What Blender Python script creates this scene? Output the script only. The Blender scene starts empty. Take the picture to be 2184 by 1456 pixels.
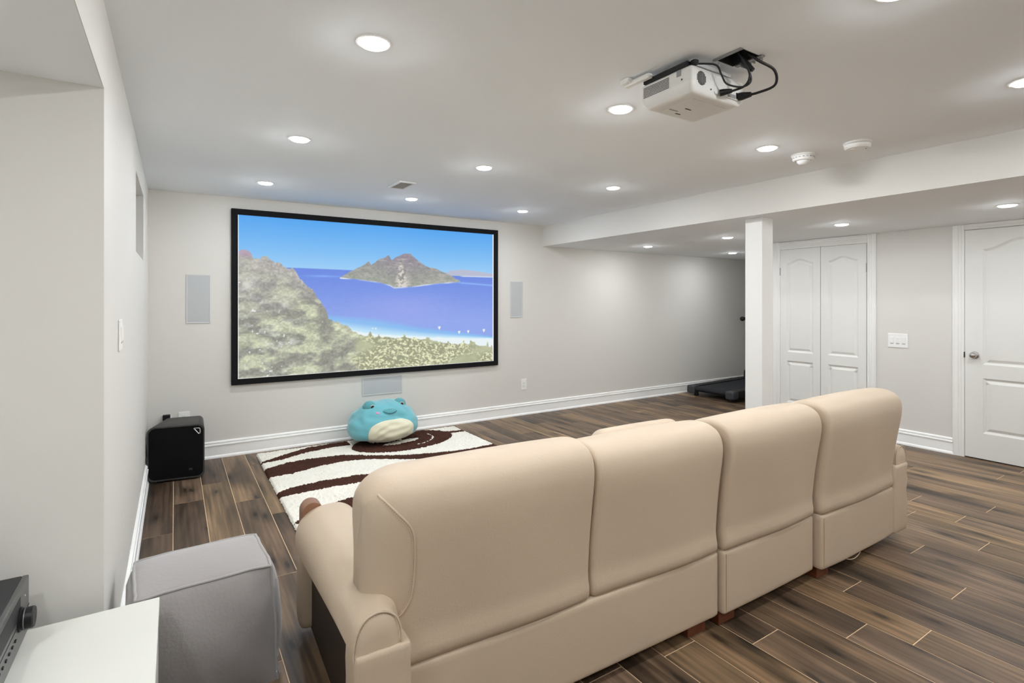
import bpy, bmesh, math, random
import numpy as np
from mathutils import Vector, Matrix
from mathutils.bvhtree import BVHTree
from mathutils.geometry import tessellate_polygon

random.seed(7)
scene = bpy.context.scene
COL = scene.collection
R = math.radians

# ------------------------------------------------------------------ camera
CAM_H = 1.405
cam_data = bpy.data.cameras.new('camera')
cam = bpy.data.objects.new('camera', cam_data)
COL.objects.link(cam)
cam_data.sensor_width = 36.0
cam_data.sensor_fit = 'HORIZONTAL'
cam_data.lens = 36.0 * 1127.0 / 2184.0
cam_data.shift_y = -87.0 / 2184.0
cam_data.clip_start = 0.02
cam.location = (0, 0, CAM_H)
cam.rotation_euler = (R(90), 0, R(-32.57))
scene.camera = cam

# ------------------------------------------------------------------ world / exposure
world = bpy.data.worlds.new('world')
scene.world = world
world.use_nodes = True
world.node_tree.nodes['Background'].inputs[0].default_value = (0.6, 0.65, 0.7, 1)
world.node_tree.nodes['Background'].inputs[1].default_value = 0.05
vs = scene.view_settings
vs.view_transform = 'Standard'
vs.look = 'None'
vs.exposure = 0.0
vs.gamma = 1.0
vs.use_curve_mapping = False
LAMP = 308.0            # radiance of the recessed lamps' lenses
try:
    scene.cycles.max_bounces = 5
    scene.cycles.diffuse_bounces = 4
    scene.cycles.glossy_bounces = 2
    scene.cycles.caustics_reflective = False
    scene.cycles.caustics_refractive = False
    scene.cycles.sample_clamp_indirect = 8.0
    scene.cycles.sample_clamp_direct = 8.0
    scene.cycles.use_denoising = True
    scene.cycles.use_adaptive_sampling = True
    scene.cycles.adaptive_threshold = 0.2
except Exception:
    pass

# ------------------------------------------------------------------ helpers: colour and materials
def lin(c):
    return tuple(((v / 255) / 12.92) if v / 255 <= 0.04045 else (((v / 255) + 0.055) / 1.055) ** 2.4 for v in c)

class NT:
    def __init__(s, mat):
        s.m = mat; s.t = mat.node_tree; s.b = s.t.nodes['Principled BSDF']
    def n(s, kind, **kw):
        nd = s.t.nodes.new(kind)
        for k, v in kw.items():
            setattr(nd, k, v)
        return nd
    def l(s, a, b):
        s.t.links.new(a, b)

def mat(name, rgb, rough=0.5, spec=0.5, metal=0.0, bump=0.0, bscale=60.0, var=0.0, vscale=8.0, coat=0.0, sheen=0.0, bdetail=4.0):
    m = bpy.data.materials.new(name); m.use_nodes = True
    t = NT(m)
    c = lin(rgb)
    b = t.b
    b.inputs['Base Color'].default_value = (*c, 1)
    b.inputs['Roughness'].default_value = rough
    b.inputs['Specular IOR Level'].default_value = spec
    b.inputs['Metallic'].default_value = metal
    if coat: b.inputs['Coat Weight'].default_value = coat
    if sheen:
        b.inputs['Sheen Weight'].default_value = sheen
        b.inputs['Sheen Roughness'].default_value = 0.5
    tc = t.n('ShaderNodeTexCoord')
    if var:
        nz = t.n('ShaderNodeTexNoise'); nz.inputs['Scale'].default_value = vscale; nz.inputs['Detail'].default_value = 5
        t.l(tc.outputs['Object'], nz.inputs['Vector'])
        mx = t.n('ShaderNodeMix', data_type='RGBA')
        mx.inputs['A'].default_value = (*[max(0, v * (1 - var)) for v in c], 1)
        mx.inputs['B'].default_value = (*[min(1, v * (1 + var)) for v in c], 1)
        t.l(nz.outputs['Fac'], mx.inputs['Factor'])
        t.l(mx.outputs['Result'], b.inputs['Base Color'])
    if bump:
        nz = t.n('ShaderNodeTexNoise'); nz.inputs['Scale'].default_value = bscale; nz.inputs['Detail'].default_value = bdetail
        t.l(tc.outputs['Object'], nz.inputs['Vector'])
        bp = t.n('ShaderNodeBump'); bp.inputs['Strength'].default_value = bump; bp.inputs['Distance'].default_value = 0.01
        t.l(nz.outputs['Fac'], bp.inputs['Height']); t.l(bp.outputs['Normal'], b.inputs['Normal'])
    return m

def emit(name, rgb, strength, sampling=None):
    m = bpy.data.materials.new(name); m.use_nodes = True
    b = m.node_tree.nodes['Principled BSDF']
    b.inputs['Base Color'].default_value = (0.9, 0.9, 0.9, 1)
    b.inputs['Emission Color'].default_value = (*rgb, 1)
    b.inputs['Emission Strength'].default_value = strength
    return m

M = {}
M['wall'] = mat('wall_paint', (219, 216, 210), 0.6, 0.25)
M['ceil'] = mat('ceiling_paint', (243, 246, 249), 0.8, 0.15)
M['trim'] = mat('white_trim', (237, 236, 232), 0.38, 0.4)
M['base'] = mat('white_baseboard', (250, 250, 248), 0.35, 0.4)
M['door'] = mat('white_door', (228, 227, 222), 0.42, 0.4)
M['plastic'] = mat('white_plastic', (240, 239, 236), 0.35, 0.45)
M['slot'] = mat('dark_slot', (40, 40, 42), 0.6)
M['chrome'] = mat('satin_nickel', (190, 188, 184), 0.22, metal=1.0)
M['grille'] = mat('speaker_grille_grey', (190, 192, 193), 0.7, 0.2, bump=0.15, bscale=900)
M['grille_rim'] = mat('speaker_rim_grey', (205, 206, 206), 0.6, 0.3)
M['black_frame'] = mat('black_velvet_frame', (12, 12, 14), 0.8, 0.2, sheen=0.1)
M['black_plastic'] = mat('black_plastic', (20, 20, 22), 0.45, 0.4)
M['sub_wrap'] = mat('charcoal_wrap', (58, 57, 56), 0.55, 0.4, bump=0.08, bscale=400)
M['sub_cloth'] = mat('black_cloth', (9, 9, 10), 0.85, 0.2, bump=0.1, bscale=700)
M['silver'] = mat('silver_badge', (200, 200, 202), 0.3, metal=0.9)
M['leather'] = mat('beige_leather', (198, 179, 156), 0.5, 0.35, bump=0.06, bscale=150, var=0.05, vscale=3.0, bdetail=4)
M['leather_seam'] = mat('beige_leather_seam', (176, 150, 122), 0.55, 0.3)
M['thread'] = mat('pale_thread', (226, 210, 188), 0.7, 0.2)
M['wood_red'] = mat('reddish_wood', (108, 60, 36), 0.4, 0.4, var=0.25, vscale=18)
M['wood_knob'] = mat('brown_wood_cap', (142, 102, 78), 0.35, 0.5, var=0.15, vscale=20)
M['dark_panel'] = mat('dark_brown_panel', (46, 34, 28), 0.5, 0.4, var=0.3, vscale=12)
M['pouf'] = mat('grey_velvet', (157, 152, 150), 0.8, 0.2, bump=0.12, bscale=90, var=0.08, vscale=5, sheen=0.5)
M['pouf_pipe'] = mat('grey_piping', (166, 163, 161), 0.75, 0.2, sheen=0.3)
M['console'] = mat('white_laminate', (222, 221, 213), 0.35, 0.45)
M['avr_front'] = mat('grey_brushed_metal', (112, 113, 112), 0.38, metal=0.7, bump=0.02, bscale=300)
M['avr_top'] = mat('dark_metal_case', (52, 53, 55), 0.5, 0.4, metal=0.3)
M['frog'] = mat('aqua_plush', (110, 180, 190), 0.9, 0.15, bump=0.15, bscale=150, var=0.06, vscale=6, sheen=0.5)
M['frog_dark'] = mat('teal_plush', (92, 158, 164), 0.9, 0.15, bump=0.2, bscale=200, sheen=0.4)
M['frog_belly'] = mat('cream_plush', (226, 222, 196), 0.9, 0.15, bump=0.15, bscale=150, sheen=0.4)
M['frog_line'] = mat('dark_teal_thread', (40, 92, 100), 0.8)
M['pink'] = mat('pink_patch', (214, 160, 196), 0.85)
M['eye_black'] = mat('black_eye', (6, 6, 8), 0.15, 0.6)
M['eye_white'] = mat('white_eye', (225, 222, 215), 0.4)
M['mill_black'] = mat('treadmill_black', (22, 23, 25), 0.5, 0.4)
M['mill_belt'] = mat('treadmill_belt', (44, 45, 48), 0.8, 0.2, bump=0.1, bscale=300)
M['mill_grey'] = mat('treadmill_grey', (62, 64, 66), 0.5, 0.4)
M['proj'] = mat('projector_white', (226, 225, 221), 0.35, 0.45)
M['proj_grey'] = mat('projector_grey', (150, 150, 150), 0.5, 0.4)
M['cable'] = mat('black_cable', (14, 14, 15), 0.5, 0.4)
M['steel'] = mat('galvanised_steel', (150, 150, 150), 0.4, metal=0.8)
M['seam'] = mat('floor_joint_beige', (226, 198, 160), 0.6, 0.3)
M['lens'] = emit('lamp_lens', (0.965, 1.0, 1.03), LAMP)
M['glass'] = mat('frosted_pane', (205, 210, 214), 0.3, 0.5)
M['louvre'] = mat('vent_grey', (172, 170, 168), 0.6)
M['vent_dark'] = mat('vent_shadow_grey', (120, 118, 116), 0.8)

# wood planks: one material, varied per plank through Object Info > Random
def wood_floor():
    m = bpy.data.materials.new('dark_oak_plank'); m.use_nodes = True
    t = NT(m)
    oi = t.n('ShaderNodeObjectInfo'); geo = t.n('ShaderNodeNewGeometry')
    sp = t.n('ShaderNodeSeparateXYZ'); t.l(geo.outputs['Position'], sp.inputs[0])
    rz = t.n('ShaderNodeMath', operation='MULTIPLY'); rz.inputs[1].default_value = 53.0
    t.l(oi.outputs['Random'], rz.inputs[0])
    def vec(fx, fy):
        a = t.n('ShaderNodeMath', operation='MULTIPLY'); a.inputs[1].default_value = fx; t.l(sp.outputs['X'], a.inputs[0])
        b = t.n('ShaderNodeMath', operation='MULTIPLY'); b.inputs[1].default_value = fy; t.l(sp.outputs['Y'], b.inputs[0])
        c = t.n('ShaderNodeCombineXYZ')
        t.l(a.outputs[0], c.inputs[0]); t.l(b.outputs[0], c.inputs[1]); t.l(rz.outputs[0], c.inputs[2])
        return c.outputs[0]
    def noise(v, scale, detail, dist=0.0):
        n = t.n('ShaderNodeTexNoise'); n.inputs['Scale'].default_value = scale; n.inputs['Detail'].default_value = detail
        n.inputs['Distortion'].default_value = dist
        t.l(v, n.inputs['Vector']); return n.outputs['Fac']
    big = noise(vec(7.0, 0.9), 1.0, 3, 0.6)
    fine = noise(vec(70.0, 2.4), 1.0, 6, 0.3)
    mid = noise(vec(22.0, 1.1), 1.0, 5, 1.2)
    # wavy growth rings
    wv = t.n('ShaderNodeTexWave', wave_type='BANDS', bands_direction='X')
    wv.inputs['Scale'].default_value = 1.0; wv.inputs['Distortion'].default_value = 9.0; wv.inputs['Detail'].default_value = 2.0
    wv.inputs['Detail Scale'].default_value = 0.7
    t.l(vec(9.0, 0.9), wv.inputs['Vector'])
    # plank tint
    rp = t.n('ShaderNodeValToRGB')
    cr = rp.color_ramp
    cr.elements[0].position = 0.0; cr.elements[0].color = (*lin((88, 70, 55)), 1)
    cr.elements[1].position = 1.0; cr.elements[1].color = (*lin((146, 119, 86)), 1)
    for p, c in ((0.3, (104, 84, 66)), (0.55, (126, 101, 74)), (0.8, (106, 87, 71))):
        e = cr.elements.new(p); e.color = (*lin(c), 1)
    t.l(oi.outputs['Random'], rp.inputs['Fac'])
    def ramp(src, p0, p1, v0, v1):
        mr = t.n('ShaderNodeMapRange'); mr.inputs['From Min'].default_value = p0; mr.inputs['From Max'].default_value = p1
        mr.inputs['To Min'].default_value = v0; mr.inputs['To Max'].default_value = v1
        t.l(src, mr.inputs['Value']); return mr.outputs[0]
    def mul(a, b):
        n = t.n('ShaderNodeMath', operation='MULTIPLY'); t.l(a, n.inputs[0]); t.l(b, n.inputs[1]); return n.outputs[0]
    f = mul(ramp(big, 0.34, 0.62, 0.42, 1.42), ramp(fine, 0.3, 0.7, 0.74, 1.20))
    f = mul(f, ramp(mid, 0.3, 0.7, 0.80, 1.16))
    f = mul(f, ramp(wv.outputs['Fac'], 0.0, 1.0, 0.86, 1.07))
    # knots
    vo = t.n('ShaderNodeTexVoronoi', voronoi_dimensions='2D'); vo.inputs['Scale'].default_value = 1.0
    va = t.n('ShaderNodeVectorMath', operation='MULTIPLY_ADD')
    va.inputs[1].default_value = (1, 1, 0); t.l(vec(5.0, 1.5), va.inputs[0])
    cz = t.n('ShaderNodeCombineXYZ'); t.l(rz.outputs[0], cz.inputs[0]); t.l(rz.outputs[0], cz.inputs[1])
    t.l(cz.outputs[0], va.inputs[2])
    wob = t.n('ShaderNodeVectorMath', operation='MULTIPLY_ADD'); wob.inputs[1].default_value = (0.10, 0.14, 0.0)
    nzv = t.n('ShaderNodeTexNoise'); nzv.inputs['Scale'].default_value = 1.0; nzv.inputs['Detail'].default_value = 3
    t.l(vec(24.0, 9.0), nzv.inputs['Vector']); t.l(nzv.outputs['Color'], wob.inputs[0]); t.l(va.outputs[0], wob.inputs[2])
    t.l(wob.outputs[0], vo.inputs['Vector'])
    kn = ramp(vo.outputs['Distance'], 0.04, 0.24, 0.42, 1.0)
    f = mul(f, kn)
    f = mul(f, ramp(vo.outputs['Distance'], 0.03, 0.075, 0.40, 1.0))
    streak = noise(vec(30.0, 0.55), 1.0, 3, 0.8)
    f = mul(f, ramp(streak, 0.56, 0.68, 1.0, 0.62))
    mx = t.n('ShaderNodeMix', data_type='RGBA', blend_type='MULTIPLY'); mx.inputs['Factor'].default_value = 1.0
    t.l(rp.outputs['Color'], mx.inputs['A'])
    cb = t.n('ShaderNodeCombineColor'); 
    for i in range(3): t.l(f, cb.inputs[i])
    t.l(cb.outputs[0], mx.inputs['B'])
    t.l(mx.outputs['Result'], t.b.inputs['Base Color'])
    t.b.inputs['Roughness'].default_value = 0.42
    t.b.inputs['Specular IOR Level'].default_value = 0.4
    bp = t.n('ShaderNodeBump'); bp.inputs['Strength'].default_value = 0.12; bp.inputs['Distance'].default_value = 0.004
    t.l(fine, bp.inputs['Height']); t.l(bp.outputs['Normal'], t.b.inputs['Normal'])
    return m
M['floor'] = wood_floor()

def attr_mat(name, rough=0.9, emission=False, strength=1.0, bump=0.0):
    m = bpy.data.materials.new(name); m.use_nodes = True
    t = NT(m)
    a = t.n('ShaderNodeAttribute'); a.attribute_name = 'Col'
    if emission:
        t.b.inputs['Base Color'].default_value = (0.02, 0.02, 0.02, 1)
        t.b.inputs['Roughness'].default_value = 0.9
        t.l(a.outputs['Color'], t.b.inputs['Emission Color'])
        t.b.inputs['Emission Strength'].default_value = strength
        try: m.cycles.emission_sampling = 'NONE'
        except Exception: pass
    else:
        t.l(a.outputs['Color'], t.b.inputs['Base Color'])
        t.b.inputs['Roughness'].default_value = rough
        t.b.inputs['Specular IOR Level'].default_value = 0.15
        if bump:
            tc = t.n('ShaderNodeTexCoord'); nz = t.n('ShaderNodeTexNoise'); nz.inputs['Scale'].default_value = 160
            t.l(tc.outputs['Object'], nz.inputs['Vector'])
            bp = t.n('ShaderNodeBump'); bp.inputs['Strength'].default_value = bump; bp.inputs['Distance'].default_value = 0.01
            t.l(nz.outputs['Fac'], bp.inputs['Height']); t.l(bp.outputs['Normal'], t.b.inputs['Normal'])
    return m

# ------------------------------------------------------------------ helpers: geometry
class G:
    """collects vertices (world coordinates) and faces for one mesh object"""
    def __init__(s):
        s.v = []; s.f = []; s.mi = []; s.cur = 0
    def add(s, vs, fs):
        o = len(s.v); s.v.extend([tuple(p) for p in vs])
        for f in fs:
            s.f.append(tuple(i + o for i in f)); s.mi.append(s.cur)
        return s
    def box(s, lo, hi):
        x0, y0, z0 = lo; x1, y1, z1 = hi
        return s.add([(x0,y0,z0),(x1,y0,z0),(x1,y1,z0),(x0,y1,z0),(x0,y0,z1),(x1,y0,z1),(x1,y1,z1),(x0,y1,z1)],
                     [(0,3,2,1),(4,5,6,7),(0,1,5,4),(1,2,6,5),(2,3,7,6),(3,0,4,7)])
    def rbox(s, lo, hi, r=0.005, seg=2):
        bm = bmesh.new(); bmesh.ops.create_cube(bm, size=1.0)
        c = [(a + b) / 2 for a, b in zip(lo, hi)]; d = [b - a for a, b in zip(lo, hi)]
        for v in bm.verts: v.co = Vector((c[0] + v.co.x * d[0], c[1] + v.co.y * d[1], c[2] + v.co.z * d[2]))
        r = min(r, min(d) * 0.49)
        bmesh.ops.bevel(bm, geom=list(bm.edges), offset=r, segments=seg, profile=0.5, affect='EDGES')
        return s.bm(bm)
    def bm(s, bm):
        bm.verts.ensure_lookup_table(); bm.verts.index_update()
        s.add([v.co[:] for v in bm.verts], [[v.index for v in f.verts] for f in bm.faces]); bm.free(); return s
    def tube(s, pts, r, seg=8, closed=False, rr=None):
        P = [Vector(p) for p in pts]; n = len(P); rings = []; up = None
        for i in range(n):
            if closed: d = P[(i + 1) % n] - P[i - 1]
            else: d = P[min(i + 1, n - 1)] - P[max(i - 1, 0)]
            d.normalize()
            if up is None:
                up = d.orthogonal().normalized()
            else:
                up = (up - d * up.dot(d)); up = up.normalized() if up.length > 1e-6 else d.orthogonal().normalized()
            w = d.cross(up); q = rr[i] if rr else r
            rings.append([P[i] + (up * math.cos(a) + w * math.sin(a)) * q for a in [2 * math.pi * k / seg for k in range(seg)]])
        vs = [p[:] for ring in rings for p in ring]; fs = []
        for i in range(n if closed else n - 1):
            j = (i + 1) % n
            for k in range(seg):
                fs.append((i*seg+k, i*seg+(k+1)%seg, j*seg+(k+1)%seg, j*seg+k))
        if not closed:
            fs.append(tuple(range(seg))[::-1]); fs.append(tuple((n-1)*seg+k for k in range(seg)))
        return s.add(vs, fs)
    def lathe(s, prof, origin=(0,0,0), axis='Z', seg=32):
        """prof: list of (radius, height); axis: direction heights run along"""
        o = Vector(origin); vs = []; fs = []; n = len(prof)
        for r_, h in prof:
            for k in range(seg):
                a = 2 * math.pi * k / seg; c_, s_ = r_ * math.cos(a), r_ * math.sin(a)
                q = {'Z': (c_, s_, h), '-Z': (c_, -s_, -h), 'X': (h, c_, s_), '-X': (-h, c_, -s_), '-Y': (c_, -h, s_), 'Y': (c_, h, -s_)}[axis]
                vs.append((o.x + q[0], o.y + q[1], o.z + q[2]))
        for i in range(n - 1):
            for k in range(seg):
                fs.append((i*seg+k, i*seg+(k+1)%seg, (i+1)*seg+(k+1)%seg, (i+1)*seg+k))
        if prof[0][0] > 1e-5: fs.append(tuple(range(seg))[::-1])
        if prof[-1][0] > 1e-5: fs.append(tuple((n-1)*seg+k for k in range(seg)))
        return s.add(vs, fs)
    def prism(s, poly, a, b):
        """poly: list of 3D points at position a offset vector b (extrusion)"""
        n = len(poly); bvec = Vector(b)
        vs = [tuple(Vector(p) + Vector(a)) for p in poly] + [tuple(Vector(p) + Vector(a) + bvec) for p in poly]
        fs = [tuple(range(n))[::-1], tuple(range(n, 2 * n))] + [(i, (i+1) % n, (i+1) % n + n, i + n) for i in range(n)]
        return s.add(vs, fs)
    def xf(s, mtx, start=0):
        for i in range(start, len(s.v)): s.v[i] = tuple(mtx @ Vector(s.v[i]))
        return s

def fix_normals(me):
    bm = bmesh.new(); bm.from_mesh(me)
    bmesh.ops.recalc_face_normals(bm, faces=bm.faces[:])
    bm.to_mesh(me); bm.free()

def obj(name, g, m, parent=None, smooth=None, root=None, recalc=True, label=None):
    """link a G as one mesh object; vertices are world coordinates, the parent chain's Empty sits at its base"""
    off = Vector((0, 0, 0))
    if parent is not None:
        p = parent
        while p is not None:
            off += Vector(p.location); p = p.parent
    me = bpy.data.meshes.new(name)
    me.from_pydata([(v[0]-off.x, v[1]-off.y, v[2]-off.z) for v in g.v], [], g.f)
    for mm in (m if isinstance(m, (list, tuple)) else [m]): me.materials.append(mm)
    if isinstance(m, (list, tuple)): me.polygons.foreach_set('material_index', g.mi)
    if recalc: fix_normals(me)
    if smooth is not None:
        me.polygons.foreach_set('use_smooth', [True] * len(me.polygons))
        if smooth < 180: me.set_sharp_from_angle(angle=R(smooth))
    me.update()
    o = bpy.data.objects.new(name, me); COL.objects.link(o)
    if parent is not None: o.parent = parent
    if label: o['label'] = label
    return o

def recentre(o, loc):
    """move a top-level mesh object's origin to loc"""
    loc = Vector(loc); o.data.transform(Matrix.Translation(-loc)); o.location = loc; return o

def tag(o, label, cat, group=None):
    o['label'] = label; o['category'] = cat
    if group: o['group'] = group
    return o

def thing(name, label, cat, loc, group=None):
    o = bpy.data.objects.new(name, None); COL.objects.link(o); o.location = loc; o.empty_display_size = 0.1
    return tag(o, label, cat, group)

def struct(name, g, m, label=None, smooth=None, parent=None):
    o = obj(name, g, m, parent, smooth)
    if parent is None: o['kind'] = 'structure'
    if label: o['label'] = label
    return o

def softbox(lo, hi, r, n=10, deform=None):
    """rounded box as a dense grid, for cushions; deform(x,y,z)->(x,y,z)"""
    lo = Vector(lo); hi = Vector(hi); c = (lo + hi) / 2; h = (hi - lo) / 2
    bm = bmesh.new(); bmesh.ops.create_cube(bm, size=2.0)
    bmesh.ops.subdivide_edges(bm, edges=bm.edges[:], cuts=n, use_grid_fill=True)
    for v in bm.verts:
        # cluster grid lines toward the edges
        q = [math.copysign(1 - (1 - abs(k)) ** 1.7, k) * hh for k, hh in zip(v.co, h)]
        inner = [max(-(hh - r), min(hh - r, k)) for k, hh in zip(q, h)]
        d = Vector(q) - Vector(inner)
        # push onto the rounded surface
        if d.length > 1e-9:
            q = Vector(inner) + d.normalized() * r if d.length > r or sum(1 for k in d if abs(k) > 1e-6) > 1 else Vector(q)
        p = c + Vector(q)
        v.co = Vector(deform(p.x, p.y, p.z)) if deform else p
    return G().bm(bm)

def loft(stations, cap=True):
    """stations: list of rings (equal counts) of 3D points -> closed skin"""
    g = G(); n = len(stations[0]); vs = [p for ring in stations for p in ring]; fs = []
    for i in range(len(stations) - 1):
        for k in range(n):
            fs.append((i*n+k, i*n+(k+1)%n, (i+1)*n+(k+1)%n, (i+1)*n+k))
    if cap:
        fs.append(tuple(range(n))[::-1]); fs.append(tuple((len(stations)-1)*n+k for k in range(n)))
    return g.add(vs, fs)

def smooth_loop(pts, n=64):
    """closed Catmull-Rom through 2D points"""
    P = [Vector(p) for p in pts]; N = len(P); out = []
    per = max(2, n // N)
    for i in range(N):
        p0, p1, p2, p3 = P[i-1], P[i], P[(i+1) % N], P[(i+2) % N]
        for k in range(per):
            t = k / per
            out.append(0.5 * ((2*p1) + (p2-p0)*t + (2*p0-5*p1+4*p2-p3)*t*t + (3*p1-p0-3*p2+p3)*t**3))
    return out

def smooth_path(pts, per=6):
    P = [Vector(p) for p in pts]; N = len(P); out = []
    for i in range(N - 1):
        p0 = P[max(i-1, 0)]; p1 = P[i]; p2 = P[i+1]; p3 = P[min(i+2, N-1)]
        for k in range(per):
            t = k / per
            out.append(0.5 * ((2*p1) + (p2-p0)*t + (2*p0-5*p1+4*p2-p3)*t*t + (3*p1-p0-3*p2+p3)*t**3))
    out.append(P[-1]); return out

def pillow(profile, x0, x1, r0, r1, bulge=0.0, nx=28, fn=None, e0=None, e1=None):
    """loft a closed YZ profile along X; ends shrink inward over r0 / r1 (rounded ends)"""
    prof = smooth_loop(profile, 72); n = len(prof)
    area = sum(prof[i].x * prof[(i+1) % n].y - prof[(i+1) % n].x * prof[i].y for i in range(n))
    sg = 1 if area > 0 else -1
    nor = []
    for i in range(n):
        d = (prof[(i+1) % n] - prof[i-1]).normalized(); nor.append(Vector((d.y, -d.x)) * sg)
    ys = [p.x for p in prof]; zs = [p.y for p in prof]
    cen = Vector(((min(ys)+max(ys))/2, (min(zs)+max(zs))/2))
    e0 = r0 if e0 is None else e0; e1 = r1 if e1 is None else e1
    xs = []
    for k in range(9): a = k / 8 * math.pi / 2; xs.append((x0 + r0 * (1 - math.cos(a)), e0 * (1 - math.sin(a))))
    for k in range(1, nx): xs.append((x0 + r0 + (x1 - r1 - x0 - r0) * k / nx, 0.0))
    for k in range(9): a = k / 8 * math.pi / 2; xs.append((x1 - r1 * (1 - math.sin(a)), e1 * (1 - math.cos(a))))
    rings = []
    def mk(x, e, sc=1.0):
        u = (x - x0) / (x1 - x0); b = bulge * math.sin(math.pi * min(max(u, 0), 1)) ** 0.6
        ring = []
        for i in range(n):
            p = prof[i] + nor[i] * (b - e)
            p = cen + (p - cen) * sc
            q = (x, p.x, p.y)
            ring.append(fn(*q) if fn else q)
        return ring
    rings.append(mk(x0, e0, 0.05)); rings.append(mk(x0, e0, 0.5))
    for x, e in xs: rings.append(mk(x, e))
    rings.append(mk(x1, e1, 0.5)); rings.append(mk(x1, e1, 0.05))
    return loft(rings)

def extrude_profile(prof, p0, p1, inward):
    """prof: list of (depth, z) ; run from p0 to p1 (xy) ; inward = unit xy vector pointing into the room"""
    n = len(prof); vs = []
    for P in (p0, p1):
        for d, z in prof: vs.append((P[0] + inward[0]*d, P[1] + inward[1]*d, z))
    fs = [(i, (i+1) % n, (i+1) % n + n, i + n) for i in range(n)]
    fs += [tuple(range(n)), tuple(range(n, 2*n))[::-1]]
    return G().add(vs, fs)

def vnoise(x, y, seed=0):
    """value noise on numpy arrays"""
    xi = np.floor(x).astype(np.int64); yi = np.floor(y).astype(np.int64); xf = x - xi; yf = y - yi
    def h(a, b):
        k = (a * 374761393 + b * 668265263 + seed * 1442695041) & 0xffffffff
        k = ((k ^ (k >> 13)) * 1274126177) & 0xffffffff
        return ((k ^ (k >> 16)) & 0xffff) / 65535.0
    u = xf*xf*(3-2*xf); v = yf*yf*(3-2*yf)
    return (h(xi,yi)*(1-u)+h(xi+1,yi)*u)*(1-v)+(h(xi,yi+1)*(1-u)+h(xi+1,yi+1)*u)*v
def fbm(x, y, o=4, seed=0):
    s = 0; a = 0.5; t = 0
    for i in range(o):
        s = s + a * vnoise(x * 2**i, y * 2**i, seed + i); t += a; a *= 0.5
    return s / t

def set_color_attr(me, cols):
    a = me.color_attributes.new('Col', 'FLOAT_COLOR', 'POINT')
    a.data.foreach_set('color', np.concatenate([cols, np.ones((len(cols), 1))], 1).astype(np.float32).ravel())

# ------------------------------------------------------------------ room shell (metres; screen wall is y = YF)
XL, YF, XB, XR, XN = -0.187, 5.41, 3.92, 6.01, 8.6
YB, YN = -1.6, 3.78
ZC, ZS, ZA = 2.347, 2.09, 2.074
XA, YA = -1.0, 2.095

# floor: joint-coloured bed with separate planks on it
fl = struct('floor', G().box((XA-0.1, YB-0.1, -0.06), (XN+0.1, YF+0.1, -0.0012)), M['seam'], 'dark oak plank floor with pale bevelled joints')
PW, PL, GAP = 0.182, 1.22, 0.0036
def plank_mesh():
    g = G(); e = 0.0006
    x0, x1, y0, y1 = GAP/2, PW-GAP/2, 0, 1
    vs = [(x0,y0,-0.0012),(x1,y0,-0.0012),(x1,y1,-0.0012),(x0,y1,-0.0012)]
    vs += [(x0,y0,-e),(x1,y0,-e),(x1,y1,-e),(x0,y1,-e)]
    vs += [(x0+e,y0+e,0),(x1-e,y0+e,0),(x1-e,y1-e,0),(x0+e,y1-e,0)]
    fs = [(0,1,5,4),(1,2,6,5),(2,3,7,6),(3,0,4,7),(4,5,9,8),(5,6,10,9),(6,7,11,10),(7,4,8,11),(8,9,10,11)]
    g.add(vs, fs); me = bpy.data.meshes.new('plank'); me.from_pydata(g.v, [], g.f); me.materials.append(M['floor']); return me
PM = plank_mesh()
known = {0: 3.80, 1: 4.322, 2: 4.665, 3: 4.135, 4: 3.785, 12: 1.293, 13: 0.796, 15: 0.937, 16: 1.291, 18: 0.984, 20: 1.284, 24: 1.313}
def lay(x0, width, y0, y1, joint):
    k = math.floor((y0 - joint) / PL); y = joint + k * PL
    cuts = [y0]
    while y < y1 - 0.12:
        if y > y0 + 0.12: cuts.append(y)
        y += PL
    cuts.append(y1)
    for a, b in zip(cuts[:-1], cuts[1:]):
        p = bpy.data.objects.new('plank', PM); COL.objects.link(p); p.parent = fl
        p.location = (x0, a + GAP/2, 0); p.scale = (width / PW, b - a - GAP, 1)
nc = int(math.ceil((XN + 0.189) / PW))
prevj = 0.5
for k in range(-5, nc):
    x0 = -0.189 + PW * k; w = min(PW, XN - x0)
    j = known.get(k)
    if j is None:
        j = (prevj + random.choice((0.31, 0.43, 0.55, 0.72, 0.86))) % PL
    prevj = j % PL
    if k < 0: lay(x0, w, YB, YA, j)
    elif x0 + w < XR + 0.1: lay(x0, w, YB, YF, j)
    else: lay(x0, w, YN, YF, j)

# ceiling (with the cut-out above the projector), bulkhead and its lower ceiling
HX0, HX1, HY0, HY1 = 1.785, 1.895, 1.20, 1.315
g = G(); zt = ZC + 0.10
g.box((XA-0.1, YB-0.1, ZC), (HX0, YF+0.1, zt)); g.box((HX1, YB-0.1, ZC), (XB+0.05, YF+0.1, zt))
g.box((HX0, YB-0.1, ZC), (HX1, HY0, zt)); g.box((HX0, HY1, ZC), (HX1, YF+0.1, zt))
struct('ceiling', g, M['ceil'], 'flat off-white drywall ceiling with recessed lights')
struct('wall_bulkhead', G().box((XB, YB, ZS), (XB+0.002, YF, ZC)), M['wall'], 'vertical face of the dropped bulkhead')
struct('ceiling_bulkhead', G().box((XB+0.002, YB-0.1, ZS), (XN+0.1, YF+0.1, ZC+0.1)), M['ceil'], 'dropped bulkhead with lower ceiling along the right side')

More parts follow.
